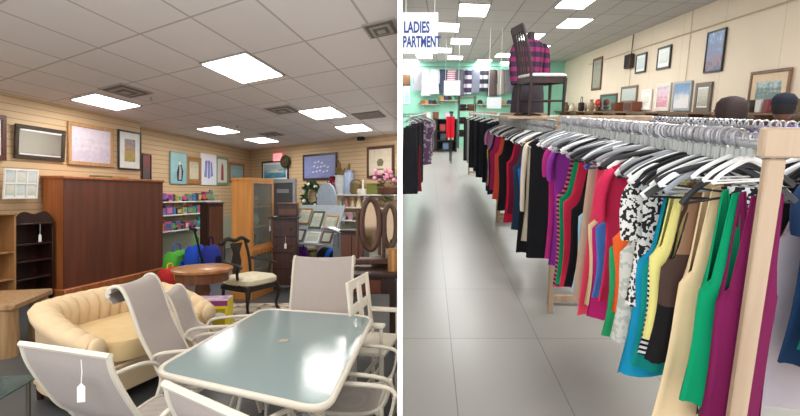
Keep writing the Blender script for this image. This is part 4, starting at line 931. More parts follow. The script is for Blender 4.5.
def garment(name, cat, label, kind, m, loc, rz, hem, hw, group=None, flare=1.0, hd=.022, seed=0, m2=None, lean=0):
    """hangs from loc (the rail); hem is its lowest height below the rail (negative)"""
    rnd = random.Random(seed); ph = rnd.uniform(0, 6); N = 26
    t = T(name, label, cat, loc, group=group, rot=(lean, 0, rz)); m2 = m2 or m
    top = -.13; rows = []
    def xs(a): return math.copysign(abs(math.cos(a)) ** .8, math.cos(a))
    AN = [2 * PI * i / N for i in range(N)]
    def ring(z, k, amp, zf=None):
        r = []
        for a in AN:
            x = xs(a); f = math.sin(4 * a + ph + z * 3) * amp + math.sin(9 * a - ph) * amp * .4
            y = math.sin(a) * hd * (1 + amp * 8) + f * .5
            r.append((x * hw * k + f * .3, y, zf(x, math.sin(a)) if zf else z))
        return r
    L = top - hem
    if kind in ('tank', 'dress', 'tee', 'sleeve'):
        ap = top - min(.26, L * .42) if kind in ('tank', 'dress') else top - .06
        for i in range(7):
            u = i / 6; z = hem + (ap - .03 - hem) * u
            k = (flare * (1 - u) + .94 * u) - .08 * math.sin(PI * min(1, u * 1.1)); amp = .016 * (1 - u) + .004
            zf = (lambda x, s, z=z: z + .008 * math.sin(5 * x + ph)) if i == 0 else None
            rows.append(ring(z, k, amp, zf))
        if kind in ('tank', 'dress'):
            dep = .62 if seed % 2 else .4
            def zt(x, s):
                ax = abs(x); nz_ = top - (ap and (top - ap)) * (dep if s < 0 else .35)
                if ax < .22: return nz_
                if ax < .45: return nz_ + (top - nz_) * ((ax - .22) / .23) ** .7
                if ax < .66: return top - .01
                return top - .01 + (ap - top + .01) * min(1, (ax - .66) / .26) ** .8
            for f_ in (.33, .67, 1): rows.append([(x * (1 - .18 * f_), y * (1 - .4 * f_), ap - .03 + (zt(xs(a), math.sin(a)) - ap + .03) * f_) for (x, y, z), a in zip(ring(ap - .03, .94, .004), AN)])
        else:
            def zt(x, s):
                ax = abs(x); return top + .035 - .05 * ax if ax > .3 else top + (.0 if s < 0 else .015)
            for f_ in (.5, 1): rows.append([(x * (1 - .06 * f_), y * (1 - .5 * f_), ap - .03 + (zt(xs(a), math.sin(a)) - ap + .03) * f_) for (x, y, z), a in zip(ring(ap - .03, .94, .004), AN)])
        mb = MB().loft(rows, caps=False); P(t, 'bodice', mb, m, ang=80)
        e = rows[-1]; P(t, 'neckline_trim', MB().tube([Vector(p) for p in e], .003, 5, closed=True), m2)
        if kind in ('tee', 'sleeve'):
            ln = .14 if kind == 'tee' else min(.52, L * .9)
            for sx in (-1, 1): P(t, 'sleeve', MB().tube(sm([(sx * hw * .84, 0, top - .02), (sx * hw * 1.0, .0, top - .08), (sx * (hw * 1.06), -.01, top - .08 - ln * .5), (sx * (hw * 1.03), -.015, top - .08 - ln)], 4), [.02, .03, .036, .04, .042, .042, .04, .04, .038, .037, .036, .036, .034], 10, .5), m, ang=80)
    elif kind == 'skirt':
        for i in range(8):
            u = i / 7; z = hem + (top - .03 - hem) * u; rows.append(ring(z, flare * (1 - u) + .8 * u, .02 * (1 - u) + .003))
        P(t, 'skirt_body', MB().loft(rows, caps=False), m, ang=80); P(t, 'waistband', MB().loft([ring(top - .045, .82, .002), ring(top - .0, .81, .002)], caps=True), m2)
    else:  # trousers
        for sx in (-1, 1):
            rw = []
            for i in range(7):
                u = i / 6; z = hem + (top - .03 - hem) * u; k = .5 + .06 * u
                rw.append([(sx * hw * (.47 - .02 * u) + math.cos(a) * hw * k * .92, math.sin(a) * hd * 1.2 + .004 * math.sin(3 * a + ph + 4 * u), z) for a in AN])
            P(t, 'trouser_leg', MB().loft(rw, caps=False), m, ang=80)
        P(t, 'waistband', MB().loft([ring(top - .05, 1.0, .002), ring(top, .98, .002)], caps=True), m2)
    return t
def hang(ra, s, kind, where, yaw=0, roll=0, sc=1, sh=0): return hanger(kind, ra, ra.at(s), ra.rz + yaw, f'{HL_[kind]} {where}', f'{kind} hangers {where}', roll, sc)
W1, W1B, W2, W2B, W3, W4 = 'crowded on the near rack rail', 'on the far side rail of the near rack', 'on the second rack rail', 'on the far side of the second rack', 'on the far trouser rack', 'on the partition rail'
CATN = {'tank': ('tank_top', 'top'), 'dress': ('dress', 'dress'), 'tee': ('shirt', 'shirt'), 'sleeve': ('sweater', 'sweater'), 'skirt': ('skirt', 'skirt'), 'pants': ('trousers', 'trousers')}
HK = ['white', 'black', 'grey', 'white', 'grey', 'black', 'white', 'black']
gi = [0]
def put(ra, s, hem_z, hw, kind, m, label, group, flare=1.0, yaw=0, hk=None, hd=.022, sh=0, hlab=None, hsc=1):
    gi[0] += 1; nm, ct = CATN[kind]
    g = garment(nm, ct, label, kind, m, ra.at(s) + Vector((math.cos(ra.rz), math.sin(ra.rz), 0)) * sh, ra.rz + yaw, hem_z - ra.z, hw, group, flare, hd, gi[0])
    hk = hk or HK[gi[0] % 8]; hang(ra, s, hk, hlab or W1, yaw, 0, hsc); return g
NG = 'tops and dresses on the near rack'
near = [ # left-bottom pixel, half width, kind, material, label, flare, yaw
 (692, 434, .108, 'dress', fabric((112, 22, 72)), 'long maroon racerback dress hanging beside the near wooden post', 1.0, .42),
 (694, 414, .10, 'skirt', fabric((40, 40, 46), 'print', (220, 220, 220), 1.5), 'black and white printed dress just behind the maroon dress', .8, .3),
 (672, 391, .11, 'dress', fabric((0, 138, 92)), 'emerald green dress between the maroon dress and the cream dress', 1.15, .35),
 (646, 410, .12, 'dress', fabric((228, 202, 160)), 'long cream towelling dress left of the emerald dress', 1.3, .25),
 (641, 353, .14, 'dress', fabric((142, 108, 84), 'band'), 'dress banded brown, dark brown and black, left of the cream dress', 1.1, .2),
 (641, 334, .13, 'tank', fabric((222, 212, 130)), 'pale yellow top peeking out beside the banded brown dress', .9, .15),
 (635, 350, .14, 'tank', fabric((24, 24, 28), 'stripe', (225, 225, 225), 1.6), 'black and white striped top between the yellow and teal ones', 1.0, .15),
 (628, 362, .15, 'dress', fabric((16, 140, 132)), 'teal green dress right of the bright blue one', 1.0, .15),
 (616, 368, .15, 'dress', fabric((22, 142, 180)), 'bright blue dress reaching lowest among the middle garments', 1.15, .1),
 (623, 300, .15, 'tee', fabric((225, 222, 218), 'print', (40, 40, 44), 2.2), 'white top with black flowers beside the bright blue dress', 1.0, .1),
 (608, 336, .16, 'dress', fabric((206, 204, 196), 'print', (176, 180, 170), 1.2), 'white lace dress between the floral top and the grass green dress', 1.0, .1),
 (611, 309, .15, 'tank', fabric((226, 96, 40)), 'orange top showing behind the grass green dress', .8, .1),
 (600, 333, .18, 'dress', fabric((40, 152, 96)), 'grass green dress, the longest green one in mid rack', .95, .1),
 (597, 300, .18, 'tee', fabric((206, 44, 84)), 'rose red shirt left of the grass green dress', .9, .1),
 (591, 296, .18, 'tank', fabric((70, 120, 190)), 'cornflower blue top between the rose and magenta ones', .9, .08),
 (586, 314, .18, 'dress', fabric((186, 36, 108)), 'magenta dress right of the pale blue knit', .9, .08),
 (583, 302, .18, 'tank', fabric((226, 200, 160)), 'peach top partly hidden by the pale blue knit', .9, .08),
 (577, 313, .18, 'skirt', fabric((226, 74, 98)), 'rose pink skirt hanging lowest below the pale blue knit', 1.0, .05),
 (571, 299, .18, 'skirt', fabric((186, 160, 140)), 'tan skirt hem below the pale blue knit', 1.0, .05),
 (570.5, 291, .18, 'tank', fabric((150, 196, 214), 'print', (186, 206, 190), .8), 'pale blue patterned knit top in the far half of the near rack', 1.0, .05),
 (563.5, 286, .18, 'dress', fabric((26, 24, 28)), 'black dress left of the pale blue knit', 1.0, .05),
 (559, 286, .18, 'dress', fabric((206, 44, 76)), 'crimson dress between the black one and the striped green one', .9, .05),
 (555, 284, .18, 'dress', fabric((14, 140, 92)), 'green dress with wavy white stripes at its edge, far end of the near rack', .9, .03),
 (552, 286, .18, 'tank', fabric((206, 90, 130), 'stripe', (60, 40, 50)), 'mauve striped top behind the green dress', .9, 0),
 (548.5, 264, .18, 'tee', fabric((142, 52, 152)), 'purple shirt near the far end post', .9, 0),
 (544, 258, .18, 'tee', fabric((178, 40, 120)), 'magenta shirt nearest the far end post', .9, 0)]
used = []; FIRST = [.055, .15, .1, .19, .235, .265, .29, .33, .375, .4, .44, .475, .51]
for i, (px, py, hw, kd, m, lb, fl_, yaw) in enumerate(near):
    sh = 0
    if i < len(FIRST):
        s = FIRST[i]; q_ = r1.at(s, 0); h_ = at_plane(px, py, q_, r1.d); z = h_.z; sh = (h_ - q_).dot(-r1.l) + hw * fl_ * math.cos(yaw)
    else: s, z = r1.solve(px, py, hw * math.cos(yaw) * fl_)
    sh = max(-.12, min(.12, sh)); z = max(.25, min(1.2, z)); s = max(.07, s); used.append(s)
    put(r1, s, z, hw, kd, m, lb, NG, fl_, yaw, hk='white' if i < 2 else None, hsc=.6 if i < 3 else .85, hd=.02 if s > .8 else .028, sh=sh)
k = .13; j = 0
while k < 2.32:
    hk = ['black', 'white', 'grey', 'black', 'white', 'grey', 'black', 'grey'][(j * 3) % 8]; hang(r1, k, hk, W1, random.uniform(-.45, .5), random.uniform(-.16, .16), random.uniform(.82, 1.0)); k += .027; j += 1
hang(r1, .95, 'blue', 'amid the white ones on the near rack', .3)
# second row of the same rack, seen right of the post and between the hooks
RC = [((206, 196, 206), 'lavender grey', 'dress', .45), ((40, 70, 110), 'denim blue', 'tee', .7), ((20, 140, 110), 'sea green', 'tank', .8), ((230, 206, 160), 'cream', 'dress', .55), ((120, 24, 50), 'wine red', 'tank', .7), ((34, 34, 40), 'black', 'tee', .75), ((180, 186, 190), 'silver grey', 'tee', .8), ((90, 40, 110), 'violet', 'tank', .7), ((60, 110, 150), 'steel blue', 'tee', .75), ((210, 60, 80), 'coral red', 'tank', .8), ((150, 150, 120), 'sage', 'tee', .8), ((40, 44, 70), 'navy', 'dress', .6), ((236, 232, 226), 'white', 'tee', .8), ((130, 100, 80), 'brown', 'tee', .75), ((90, 160, 170), 'aqua', 'tank', .75), ((30, 30, 34), 'charcoal', 'dress', .6)]
ss = [.62, .48, .40, .33, .26, .7, .8, .9, 1.0, 1.12, 1.24, 1.36, 1.5, 1.66, 1.82, 2.0]
for (c, cn, kd, z), s in zip(RC, ss):
    put(r1b, s, z, .19, kd, fabric(c), f'{cn} {CATN[kd][1]} on the far side rail of the near rack', 'garments on the far side rail of the near rack', 1.0, -.05, hlab=W1B)
k = .3
while k < 2.3: hk = HK[int(k * 100) % 8]; hang(r1b, k, hk, W1B, random.uniform(-.3, .3), random.uniform(-.1, .1)); k += .055
# ---- second rack
sec = [(538, 278, .2, 'pants', (24, 24, 28), 'long black trousers beside the far end of the near rack', 1), (521, 240, .2, 'sleeve', (222, 208, 188), 'cream sweater with a small flower, front of the second rack', 1.0), (516, 252, .19, 'skirt', (28, 26, 30), 'black skirt hanging below the cream sweater', 1.0), (519, 206, .2, 'tank', (40, 110, 200), 'bright blue top left of the cream sweater', .8),
       (511, 229, .2, 'dress', (40, 60, 84), 'navy dress between the blue top and the crimson dress', .9), (503, 222, .2, 'dress', (196, 30, 62), 'crimson dress on the second rack', 1.0), (507, 214, .2, 'tank', (110, 24, 50), 'wine coloured top behind the crimson dress', .9), (497, 210, .19, 'dress', (30, 28, 34), 'black dress between the coral and crimson ones', .9),
       (492, 199, .2, 'dress', (230, 90, 70), 'coral dress on the second rack', 1.0), (489, 190, .2, 'tank', (170, 40, 90), 'raspberry top left of the coral dress', .9), (487, 194, .2, 'dress', (36, 40, 70), 'dark navy dress near the far end of the second rack', .9), (485, 183, .2, 'tank', (226, 190, 60), 'yellow top near the far end of the second rack', .9), (483, 187, .2, 'dress', (60, 70, 60), 'dark olive dress next to the yellow top', .9), (481.5, 180, .2, 'tee', (190, 130, 170), 'mauve shirt at the far end of the second rack', .9)]
for px, py, hw, kd, c, lb, fl_ in sec:
    s, z = r2.solve(px, py, hw * fl_); s = max(.08, min(2.75, s)); put(r2, s, max(.2, min(1.2, z)), hw, kd, fabric(c), lb, 'garments on the second rack', fl_, 0, hlab=W2)
k = .1; j = 0
while k < 2.8: hk = HK[(j * 5) % 8]; hang(r2, k, hk, W2, random.uniform(-.35, .35), random.uniform(-.12, .12)); k += .06; j += 1
hang(r2, .5, 'wood', 'on the second rack above the cream sweater', .3); hang(r2, 1.9, 'wood', 'farther along the second rack', .3)
r2b = Rail((1.24 + .62, 3.6), (1.40 + .62, 6.48), 1.48)
for i, (c, cn) in enumerate((((40, 44, 60), 'navy'), ((200, 200, 200), 'pale grey'), ((150, 60, 80), 'dusty red'), ((230, 220, 200), 'ivory'), ((60, 90, 120), 'slate blue'), ((110, 110, 100), 'khaki'), ((30, 30, 34), 'black'), ((170, 140, 110), 'camel'))):
    put(r2b, .2 + i * .33, .7, .2, 'tee', fabric(c), f'{cn} shirt on the far side of the second rack', 'garments on the far side of the second rack', hlab=W2B)
# ---- trousers rack
tr = [(477, 198), (471, 192), (467.5, 185), (464.5, 179), (462, 174), (460, 170), (458.5, 166), (457, 163), (455.5, 159), (454, 155)]
TRC = [((30, 36, 46), 'dark navy'), ((24, 28, 34), 'black navy'), ((36, 42, 52), 'ink blue'), ((26, 26, 30), 'black'), ((44, 48, 54), 'charcoal'), ((28, 34, 40), 'dark slate'), ((30, 30, 30), 'soot black'), ((170, 170, 164), 'pale grey'), ((60, 62, 64), 'mid grey'), ((34, 34, 38), 'black')]
for i, ((px, py), (c, cn)) in enumerate(zip(tr, TRC)):
    s = .06 + i * .46; z = .42 + .05 * (i % 3); put(r3, s, z, .2, 'pants', fabric(c), f'{cn} trousers, {ORD[i]} along the far trouser rack', 'trousers on the far rack', hd=.04, hk='white' if i % 2 else 'black', hlab=W3)
# ---- rack at the partition
for i, (s, kd, c, cn, z) in enumerate(((.0, 'skirt', (40, 40, 44), 'charcoal', .62), (.3, 'skirt', (52, 52, 58), 'dark grey', .6), (.55, 'pants', (34, 34, 38), 'black', .55), (.85, 'dress', (150, 30, 44), 'dark red', .5), (1.3, 'skirt', (60, 56, 60), 'grey', .55), (1.8, 'pants', (44, 44, 50), 'dark', .5))):
    put(r4, s, z, .088, kd, fabric(c), f'{cn} {CATN[kd][1]} on the rack at the partition, {ORD[i]} from the front', 'dark garments at the partition', 1.15, 0, hd=.03, hlab=W4, hsc=.45)
for i, (c, cn, pt, c2) in enumerate((((120, 90, 120), 'plum patterned', 'print', (190, 180, 195)), ((90, 110, 140), 'blue patterned', 'print', (200, 200, 210)), ((200, 190, 190), 'pale print', 'print', (150, 90, 100)), ((70, 70, 90), 'dark plaid', 'plaid', (130, 60, 80)), ((170, 170, 180), 'grey', None, (0, 0, 0)), ((130, 90, 110), 'mauve', None, (0, 0, 0)))):
    put(r4, 2.5 + i * .45, .68 + .03 * i, .19, 'tee', fabric(c, pt, c2, .5), f'{cn} shirt on the rack at the partition, {ORD[i]} of the shirts', 'shirts at the partition', 1.0, 0, hd=.03, hlab=W4)

# ---- chair standing on the second rack
q = at_y(541, 117.5, 4.75); zc = RZ + .055
ONE('board', 'narrow wooden board lying on top of the second rack under the chair', 'board', MB().box((0, 0, .012), (.85, .95, .024), .003), RWOOD, (q.x + .05, 5.05, r2.z + .034), 0)
CH = wood((52, 32, 32), (32, 20, 22)); t = T('dining_chair', 'dark wooden dining chair with a white seat standing on the clothes rack', 'chair', (q.x + .0, 4.82, r2.z + .06), PI / 2 + .1, sc=.88)
# faces local -y ; turned so that it faces right
for sx in (-1, 1):
    P(t, 'back_post', MB().tube(sm([(sx * .19, .2, 0), (sx * .19, .19, .42), (sx * .18, .24, .74), (sx * .17, .31, .98)]), .021, 8), CH); P(t, 'front_leg', MB().tube([(sx * .19, -.2, 0), (sx * .2, -.2, .42)], [.016, .022], 8), CH); P(t, 'side_stretcher', MB().tube([(sx * .19, -.2, .17), (sx * .19, .2, .17)], .012), CH); P(t, 'seat_rail', MB().box((sx * .195, 0, .4), (.024, .42, .075), .004), CH)
for y, z in ((-.2, .4), (.19, .4)): P(t, 'seat_rail', MB().box((0, y, z), (.38, .024, .075), .004), CH)
P(t, 'seat', MB().loft([[(x * .23 * k, y * .23 * k - .005, z) for x, y in [(math.copysign(abs(math.cos(a)) ** .35, math.cos(a)), math.copysign(abs(math.sin(a)) ** .35, math.sin(a))) for a in [2 * PI * i / 24 for i in range(24)]]] for z, k in ((.435, .95), (.445, 1), (.465, .98), (.475, .85))]), mat((226, 220, 220), .8), 'white padded seat')
P(t, 'front_stretcher', MB().tube([(-.19, 0, .17), (.19, 0, .17)], .012), CH); P(t, 'top_rail', MB().box((0, .305, .96), (.36, .026, .09), .01, rx=-.2), CH)
for x in (-.1, -.03, .04, .11): P(t, 'back_slat', MB().tube(sm([(x, .2, .44), (x, .25, .74), (x, .3, .95)]), .011), CH)
# ---- mannequin in a plaid jacket
q = at_y(527, 117, 5.35); t = T('dress_form', 'display torso in a purple plaid jacket and grey skirt behind the chair', 'mannequin', (q.x, 5.35, r2.z + .06), .35, sc=.95)
P(t, 'stand', MB().lathe([(.16, 0), (.16, .015), (.018, .03), (.018, .5)], 16), BLACK)
ry = lambda z, w, d, sh=0: [(w * math.cos(a), d * math.sin(a), z) for a in [2 * PI * i / 28 for i in range(28)]]
P(t, 'skirt', MB().loft([[(x * (1 + .06 * math.sin(7 * i)), y * (1 + .06 * math.sin(7 * i + 1)), z) for i, (x, y, z) in enumerate(ry(z, w, d))] for z, w, d in ((.03, .21, .15), (.25, .2, .14), (.45, .17, .11))]), fabric((70, 66, 74)), ang=80)
P(t, 'jacket', MB().loft([ry(.38, .185, .12), ry(.5, .165, .11), ry(.66, .17, .12), ry(.78, .18, .11), ry(.84, .15, .09), ry(.87, .07, .07)]), fabric((74, 52, 78), 'plaid', (150, 56, 104), 1.0))
for sx in (-1, 1): P(t, 'sleeve', MB().tube(sm([(sx * .15, 0, .8), (sx * .2, 0, .74), (sx * .225, -.01, .55), (sx * .215, -.04, .36)], 4), [.05, .06, .062, .06, .06, .058, .056, .055, .052, .05, .05, .05, .048], 12), fabric((74, 52, 78), 'plaid', (150, 56, 104), 1.0))
P(t, 'neck', MB().lathe([(.06, .85), (.045, .9), (.045, .95), (.02, .96)], 14), mat((60, 50, 50), .7))

# ---- pictures on the block wall
BKF = mat((40, 38, 40), .4); BRF = wood((120, 84, 56), (90, 60, 38))
framed(wR, (592.5, 601.5, 58, 90), 'tall brown framed picture left of the speaker', BRF, art([(130, 130, 120), (170, 166, 150), (120, 120, 116)], 6), .08)
framed(wR, (636, 646, 53.5, 73), 'small dark framed white picture right of the speaker', BKF, art([(190, 200, 200), (220, 224, 220)], 6), .05, WHITE, .06)
framed(wR, (657.5, 670.5, 46.5, 69), 'dark framed landscape between the small white picture and the blue poster', BKF, art([(150, 160, 140), (220, 222, 214), (206, 210, 214)], 6), .05, WHITE, .1)
framed(wR, (706, 724, 30.5, 72), 'tall black framed blue harbour poster, highest on the block wall', BKF, art([(90, 100, 140), (60, 80, 120), (140, 100, 110), (80, 120, 165), (120, 150, 190), (190, 210, 230)], 7), .035)
framed(wR, (749, 789, 70, 114), 'large brown framed marsh picture at the right', BRF, art([(100, 120, 130), (120, 140, 140), (90, 110, 106), (170, 186, 186), (200, 208, 204)], 7), .05, mat((222, 196, 164), .7), .13)
framed(wR, (600, 616.5, 94, 112), 'dark framed mirror standing at the left end of the wall shelf', mat((86, 80, 72), .4), mat((170, 176, 180), .08, .9), .07)
framed(wR, (621, 637, 86, 103), 'brown framed grey picture above the brown boxes', mat((130, 112, 92), .4), art([(180, 186, 180), (210, 214, 210)], 5), .07)
framed(wR, (641.5, 651.5, 89.5, 110), 'small white framed yellow print', WHITE, art([(226, 206, 120), (236, 232, 220), (226, 220, 200)], 6), .06, WHITE, .12)
framed(wR, (656, 670, 83.5, 111), 'white framed picture of pink and red figures', mat((226, 218, 208), .5), art([(190, 200, 220), (220, 130, 150), (230, 210, 220), (200, 160, 190)], 9), .09)
framed(wR, (673, 691, 81.5, 111), 'silver framed pale blue picture with a white patch', mat((170, 174, 180), .35, .4), art([(226, 224, 226), (232, 226, 224), (130, 160, 196), (110, 146, 190)], 3, .9), .06)
framed(wR, (695, 711, 82.5, 112), 'grey brown framed print right of the pale blue picture', mat((110, 96, 84), .4), art([(120, 110, 96), (190, 184, 170), (220, 214, 200)], 9), .09, WHITE, .03)
c, W_, H_, z_ = rect_on(wR, 626, 632, 54.5, 68.5, .08); t = T('wall_speaker', 'small dark brown wall speaker with a cable to the ceiling', 'speaker', (c.x, c.y, z_), wR.rz)
P(t, 'cabinet_body', MB().box((0, 0, H_ / 2), (W_, .12, H_), .02), mat((70, 54, 44), .6)); P(t, 'grille', MB().box((0, -.062, H_ / 2), (W_ * .8, .01, H_ * .85), .01), mat((46, 38, 34), .9)); P(t, 'cable', MB().tube([(0, .05, H_), (0, .06, CR - z_)], .012), BLACK)
# ---- wall shelf with curios
za = 1.42; zs = []
q0, q1 = wR.hit(545, 111, .0), wR.hit(830, 111, 0); L_ = (q1 - q0).length
t = T('wall_shelf', 'long brown shelf along the block wall under the pictures', 'shelf', (q0.x + wR.n.x * .35, q0.y + wR.n.y * .35, za + .14), wR.rz)
P(t, 'board', MB().box((L_ / 2, .17, -.02), (L_, .34, .04), .004), BRF); P(t, 'back_rail', MB().box((L_ / 2, .3, -.16), (L_, .03, .12), .004), BRF)
for k in range(9): P(t, 'upright', MB().box((L_ * (k + .5) / 9, .17, -.78), (.04, .3, 1.52), .004), BRF)
def curio(px, label, name, cat, parts, off=.17):
    q = wR.hit(px, 110, off); t = T(name, label, cat, (q.x, q.y, za + .142), wR.rz, 'curios on the long wall shelf')
    for nm, mb, m in parts: P(t, nm, mb, m)
for px, lb, c_, h in ((549, 'white jug on the shelf right of the chair', (220, 220, 214), .32), (556, 'grey vase on the shelf right of the chair', (150, 150, 150), .4), (566, 'brown jar on the wall shelf', (110, 84, 60), .34), (572, 'cream jar on the wall shelf', (214, 206, 186), .3), (591, 'tan urn beside the red flowers', (150, 130, 100), .38)):
    curio(px, lb, 'vase', 'vase', [('vase_body', MB().lathe([(.07, 0), (.12, h * .3), (.1, h * .7), (.05, h * .85), (.07, h)], 14), mat(c_, .4)), ('rim', MB().lathe([(.072, h), (.08, h + .015), (.06, h + .02)], 14), mat(c_, .3))])
curio(581, 'black handled bag on the wall shelf', 'handbag', 'bag', [('bag_body', MB().box((0, 0, .16), (.34, .16, .32), .05), fabric((50, 44, 44))), ('handle', MB().tube(sm([(-.1, 0, .3), (-.09, 0, .5), (.09, 0, .5), (.1, 0, .3)]), .014), BLACK)])
curio(597.5, 'red flowers in a pot on the wall shelf', 'potted_flowers', 'plant', [('pot', MB().lathe([(.06, 0), (.1, .16)], 12), mat((120, 84, 60), .6)), ('blossom', MB().ball((0, 0, .3), .1, 9, 6).ball((.1, .02, .26), .08, 8, 5).ball((-.1, 0, .25), .08, 8, 5), mat((196, 50, 50), .7)), ('stem', MB().tube([(0, 0, .1), (0, 0, .28)], .02), mat((60, 90, 50), .8))])
for px, lb in ((617, 'small brown wooden cube box on the wall shelf'), (632, 'longer brown wooden box on the wall shelf')):
    w_ = .3 if px == 617 else .62; curio(px, lb, 'wooden_box', 'box', [('box_body', MB().box((0, 0, .13), (w_, .26, .26), .006), wood((134, 74, 46), (104, 54, 32))), ('recess', MB().box((0, -.131, .13), (w_ * .8, .01, .19), .003), mat((70, 36, 24), .6))])
for k, (px, c_, nm) in enumerate(((742, (90, 50, 40), 'dark red'), (752, (70, 60, 50), 'brown'), (762, (210, 206, 200), 'white'), (770, (120, 40, 50), 'wine'), (797, (90, 80, 60), 'olive'))):
    curio(px, f'{nm} book standing on the shelf near the big marsh picture', 'book', 'book', [('cover', MB().box((0, 0, .1), (.12, .16, .2), .004), mat(c_, .6)), ('pages', MB().box((0, .006, .102), (.09, .158, .196), .002), mat((230, 224, 206), .9))])

# ---- shoppers
def person(label, p, H, rz, hair_c, shirt_c, trous_c, skin_c, cap=False):
    t = T('person', label, 'person', p, rz); k = H / 1.7
    J = {'pel': (0, 0, .92), 'sp': (0, .01, 1.1), 'ch': (0, .0, 1.28), 'nk': (0, .01, 1.43), 'nk2': (0, -.0, 1.5)}
    for s, sx in (('l', -1), ('r', 1)):
        J.update({s + 'hip': (sx * .09, 0, .88), s + 'kn': (sx * .1, -.01, .48), s + 'an': (sx * .1, .02, .08), s + 'to': (sx * .11, -.13, .03), s + 'sh': (sx * .17, 0, 1.37), s + 'el': (sx * .23, .02, 1.1), s + 'wr': (sx * .21, -.12, .9), s + 'ha': (sx * .2, -.17, .85)})
        for f in range(4): J[f'{s}f{f}'] = (sx * (.2 + (f - 1.5) * .018), -.205 - .01 * (f in (1, 2)), .80); J[f'{s}g{f}'] = (sx * (.195 + (f - 1.5) * .016), -.2, .765)
        J[s + 'th'] = (sx * .165, -.2, .84); J[s + 'ti'] = (sx * .15, -.215, .81)
    Rd = {'pel': .13, 'sp': .115, 'ch': .13, 'nk': .055, 'nk2': .052, 'hip': .085, 'kn': .055, 'an': .038, 'to': .03, 'sh': .06, 'el': .04, 'wr': .026, 'ha': .03, 'th': .011, 'ti': .009}
    def rad(n): return Rd.get(n) or (Rd.get(n[1:]) or .009)
    ED = [('pel', 'sp'), ('sp', 'ch'), ('ch', 'nk'), ('nk', 'nk2')]
    for s in 'lr':
        ED += [('pel', s + 'hip'), (s + 'hip', s + 'kn'), (s + 'kn', s + 'an'), (s + 'an', s + 'to'), ('ch', s + 'sh'), (s + 'sh', s + 'el'), (s + 'el', s + 'wr'), (s + 'wr', s + 'ha'), (s + 'ha', s + 'th'), (s + 'th', s + 'ti')]
        for f in range(4): ED += [(s + 'ha', f'{s}f{f}'), (f'{s}f{f}', f'{s}g{f}')]
    def skin(names, grow, m, nm, extra=None):
        ns = [n for n in J if n in names]; ix = {n: i for i, n in enumerate(ns)}
        me = bpy.data.meshes.new(nm); me.from_pydata([Vector(J[n]) * k for n in ns], [(ix[a], ix[b]) for a, b in ED if a in ix and b in ix], [])
        o = bpy.data.objects.new(nm, me); COL.objects.link(o); o.modifiers.new('s', 'SKIN'); 
        sv = me.skin_vertices[0].data
        for n in ns: r_ = (rad(n) + grow) * k; sv[ix[n]].radius = (r_ * (1.25 if n in ('pel', 'ch', 'sp') else 1), r_ * (.85 if n in ('pel', 'ch', 'sp') else 1))
        sv[ix['pel'] if 'pel' in ix else 0].use_root = True
        o.modifiers.new('d', 'SUBSURF').levels = 2; o.modifiers['d'].render_levels = 2
        me2 = bpy.data.meshes.new_from_object(o.evaluated_get(bpy.context.evaluated_depsgraph_get())); mb = MB()
        mb.add([v.co for v in me2.vertices], [tuple(p_.vertices) for p_ in me2.polygons]); bpy.data.objects.remove(o)
        if extra: extra(mb)
        return P(t, nm, mb, m, ang=180)
    hz = 1.585 * k
    def head(mb):
        mb.lathe([(.002, -.115), (.045, -.105), (.066, -.07), (.076, -.02), (.08, .03), (.076, .07), (.055, .1), (.02, .113), (.002, .115)], 20, (0, 0, hz), 1, 1.2)
        mb.ball((0, -.1, hz - .02), .014, 8, 6, 1, 1.2, 1.5)
        for sx in (-1, 1): mb.ball((sx * .08, .01, hz - .01), .022, 8, 6, .5, 1, 1.4); mb.ball((sx * .03, -.088, hz + .01), .01, 8, 6)
        mb.ball((0, -.088, hz - .06), .018, 8, 5, 1.3, .6, .4)
    skin(set(J), 0, mat(skin_c, .5), 'body', head)
    skin({'pel', 'sp', 'ch', 'lsh', 'rsh', 'lel', 'rel', 'nk'}, .016, fabric(shirt_c), 'shirt'); skin({'pel', 'lhip', 'rhip', 'lkn', 'rkn', 'lan', 'ran'}, .014, fabric(trous_c), 'trousers_cloth')
    if cap: P(t, 'cap', MB().lathe([(.088, .005), (.092, .03), (.086, .075), (.06, .108), (.01, .122)], 20, (0, .004, hz), 1, 1.18), fabric(hair_c)); P(t, 'hair', MB().lathe([(.07, -.06), (.086, -.02), (.087, .02)], 20, (0, .022, hz), 1, 1.05), mat((24, 20, 20), .8))
    else: P(t, 'hair', MB().loft([[(r_ * k2 * math.cos(a), .025 + r_ * 1.12 * k2 * math.sin(a), hz + z) for a in [2 * PI * i / 22 for i in range(22)] for k2 in (1 + .05 * math.sin(5 * a),)] for r_, z in ((.07, -.1), (.098, -.05), (.104, .02), (.098, .075), (.07, .115), (.02, .132))]), mat(hair_c, .75, var=.2, scale=40))
q = at_y(729, 102.5, 3.9); person('dark haired shopper in a yellow top behind the racks', (q.x, 3.9, 0), q.z + .035, PI + .5, (44, 28, 26), (232, 190, 40), (60, 62, 74), (150, 104, 80))
q = at_y(785, 97, 4.0); person('shopper in a dark cap and blue shirt at the right behind the racks', (q.x, 4.0, 0), q.z + .035, PI * .8, (34, 38, 48), (62, 70, 170), (50, 52, 60), (120, 80, 62), True)

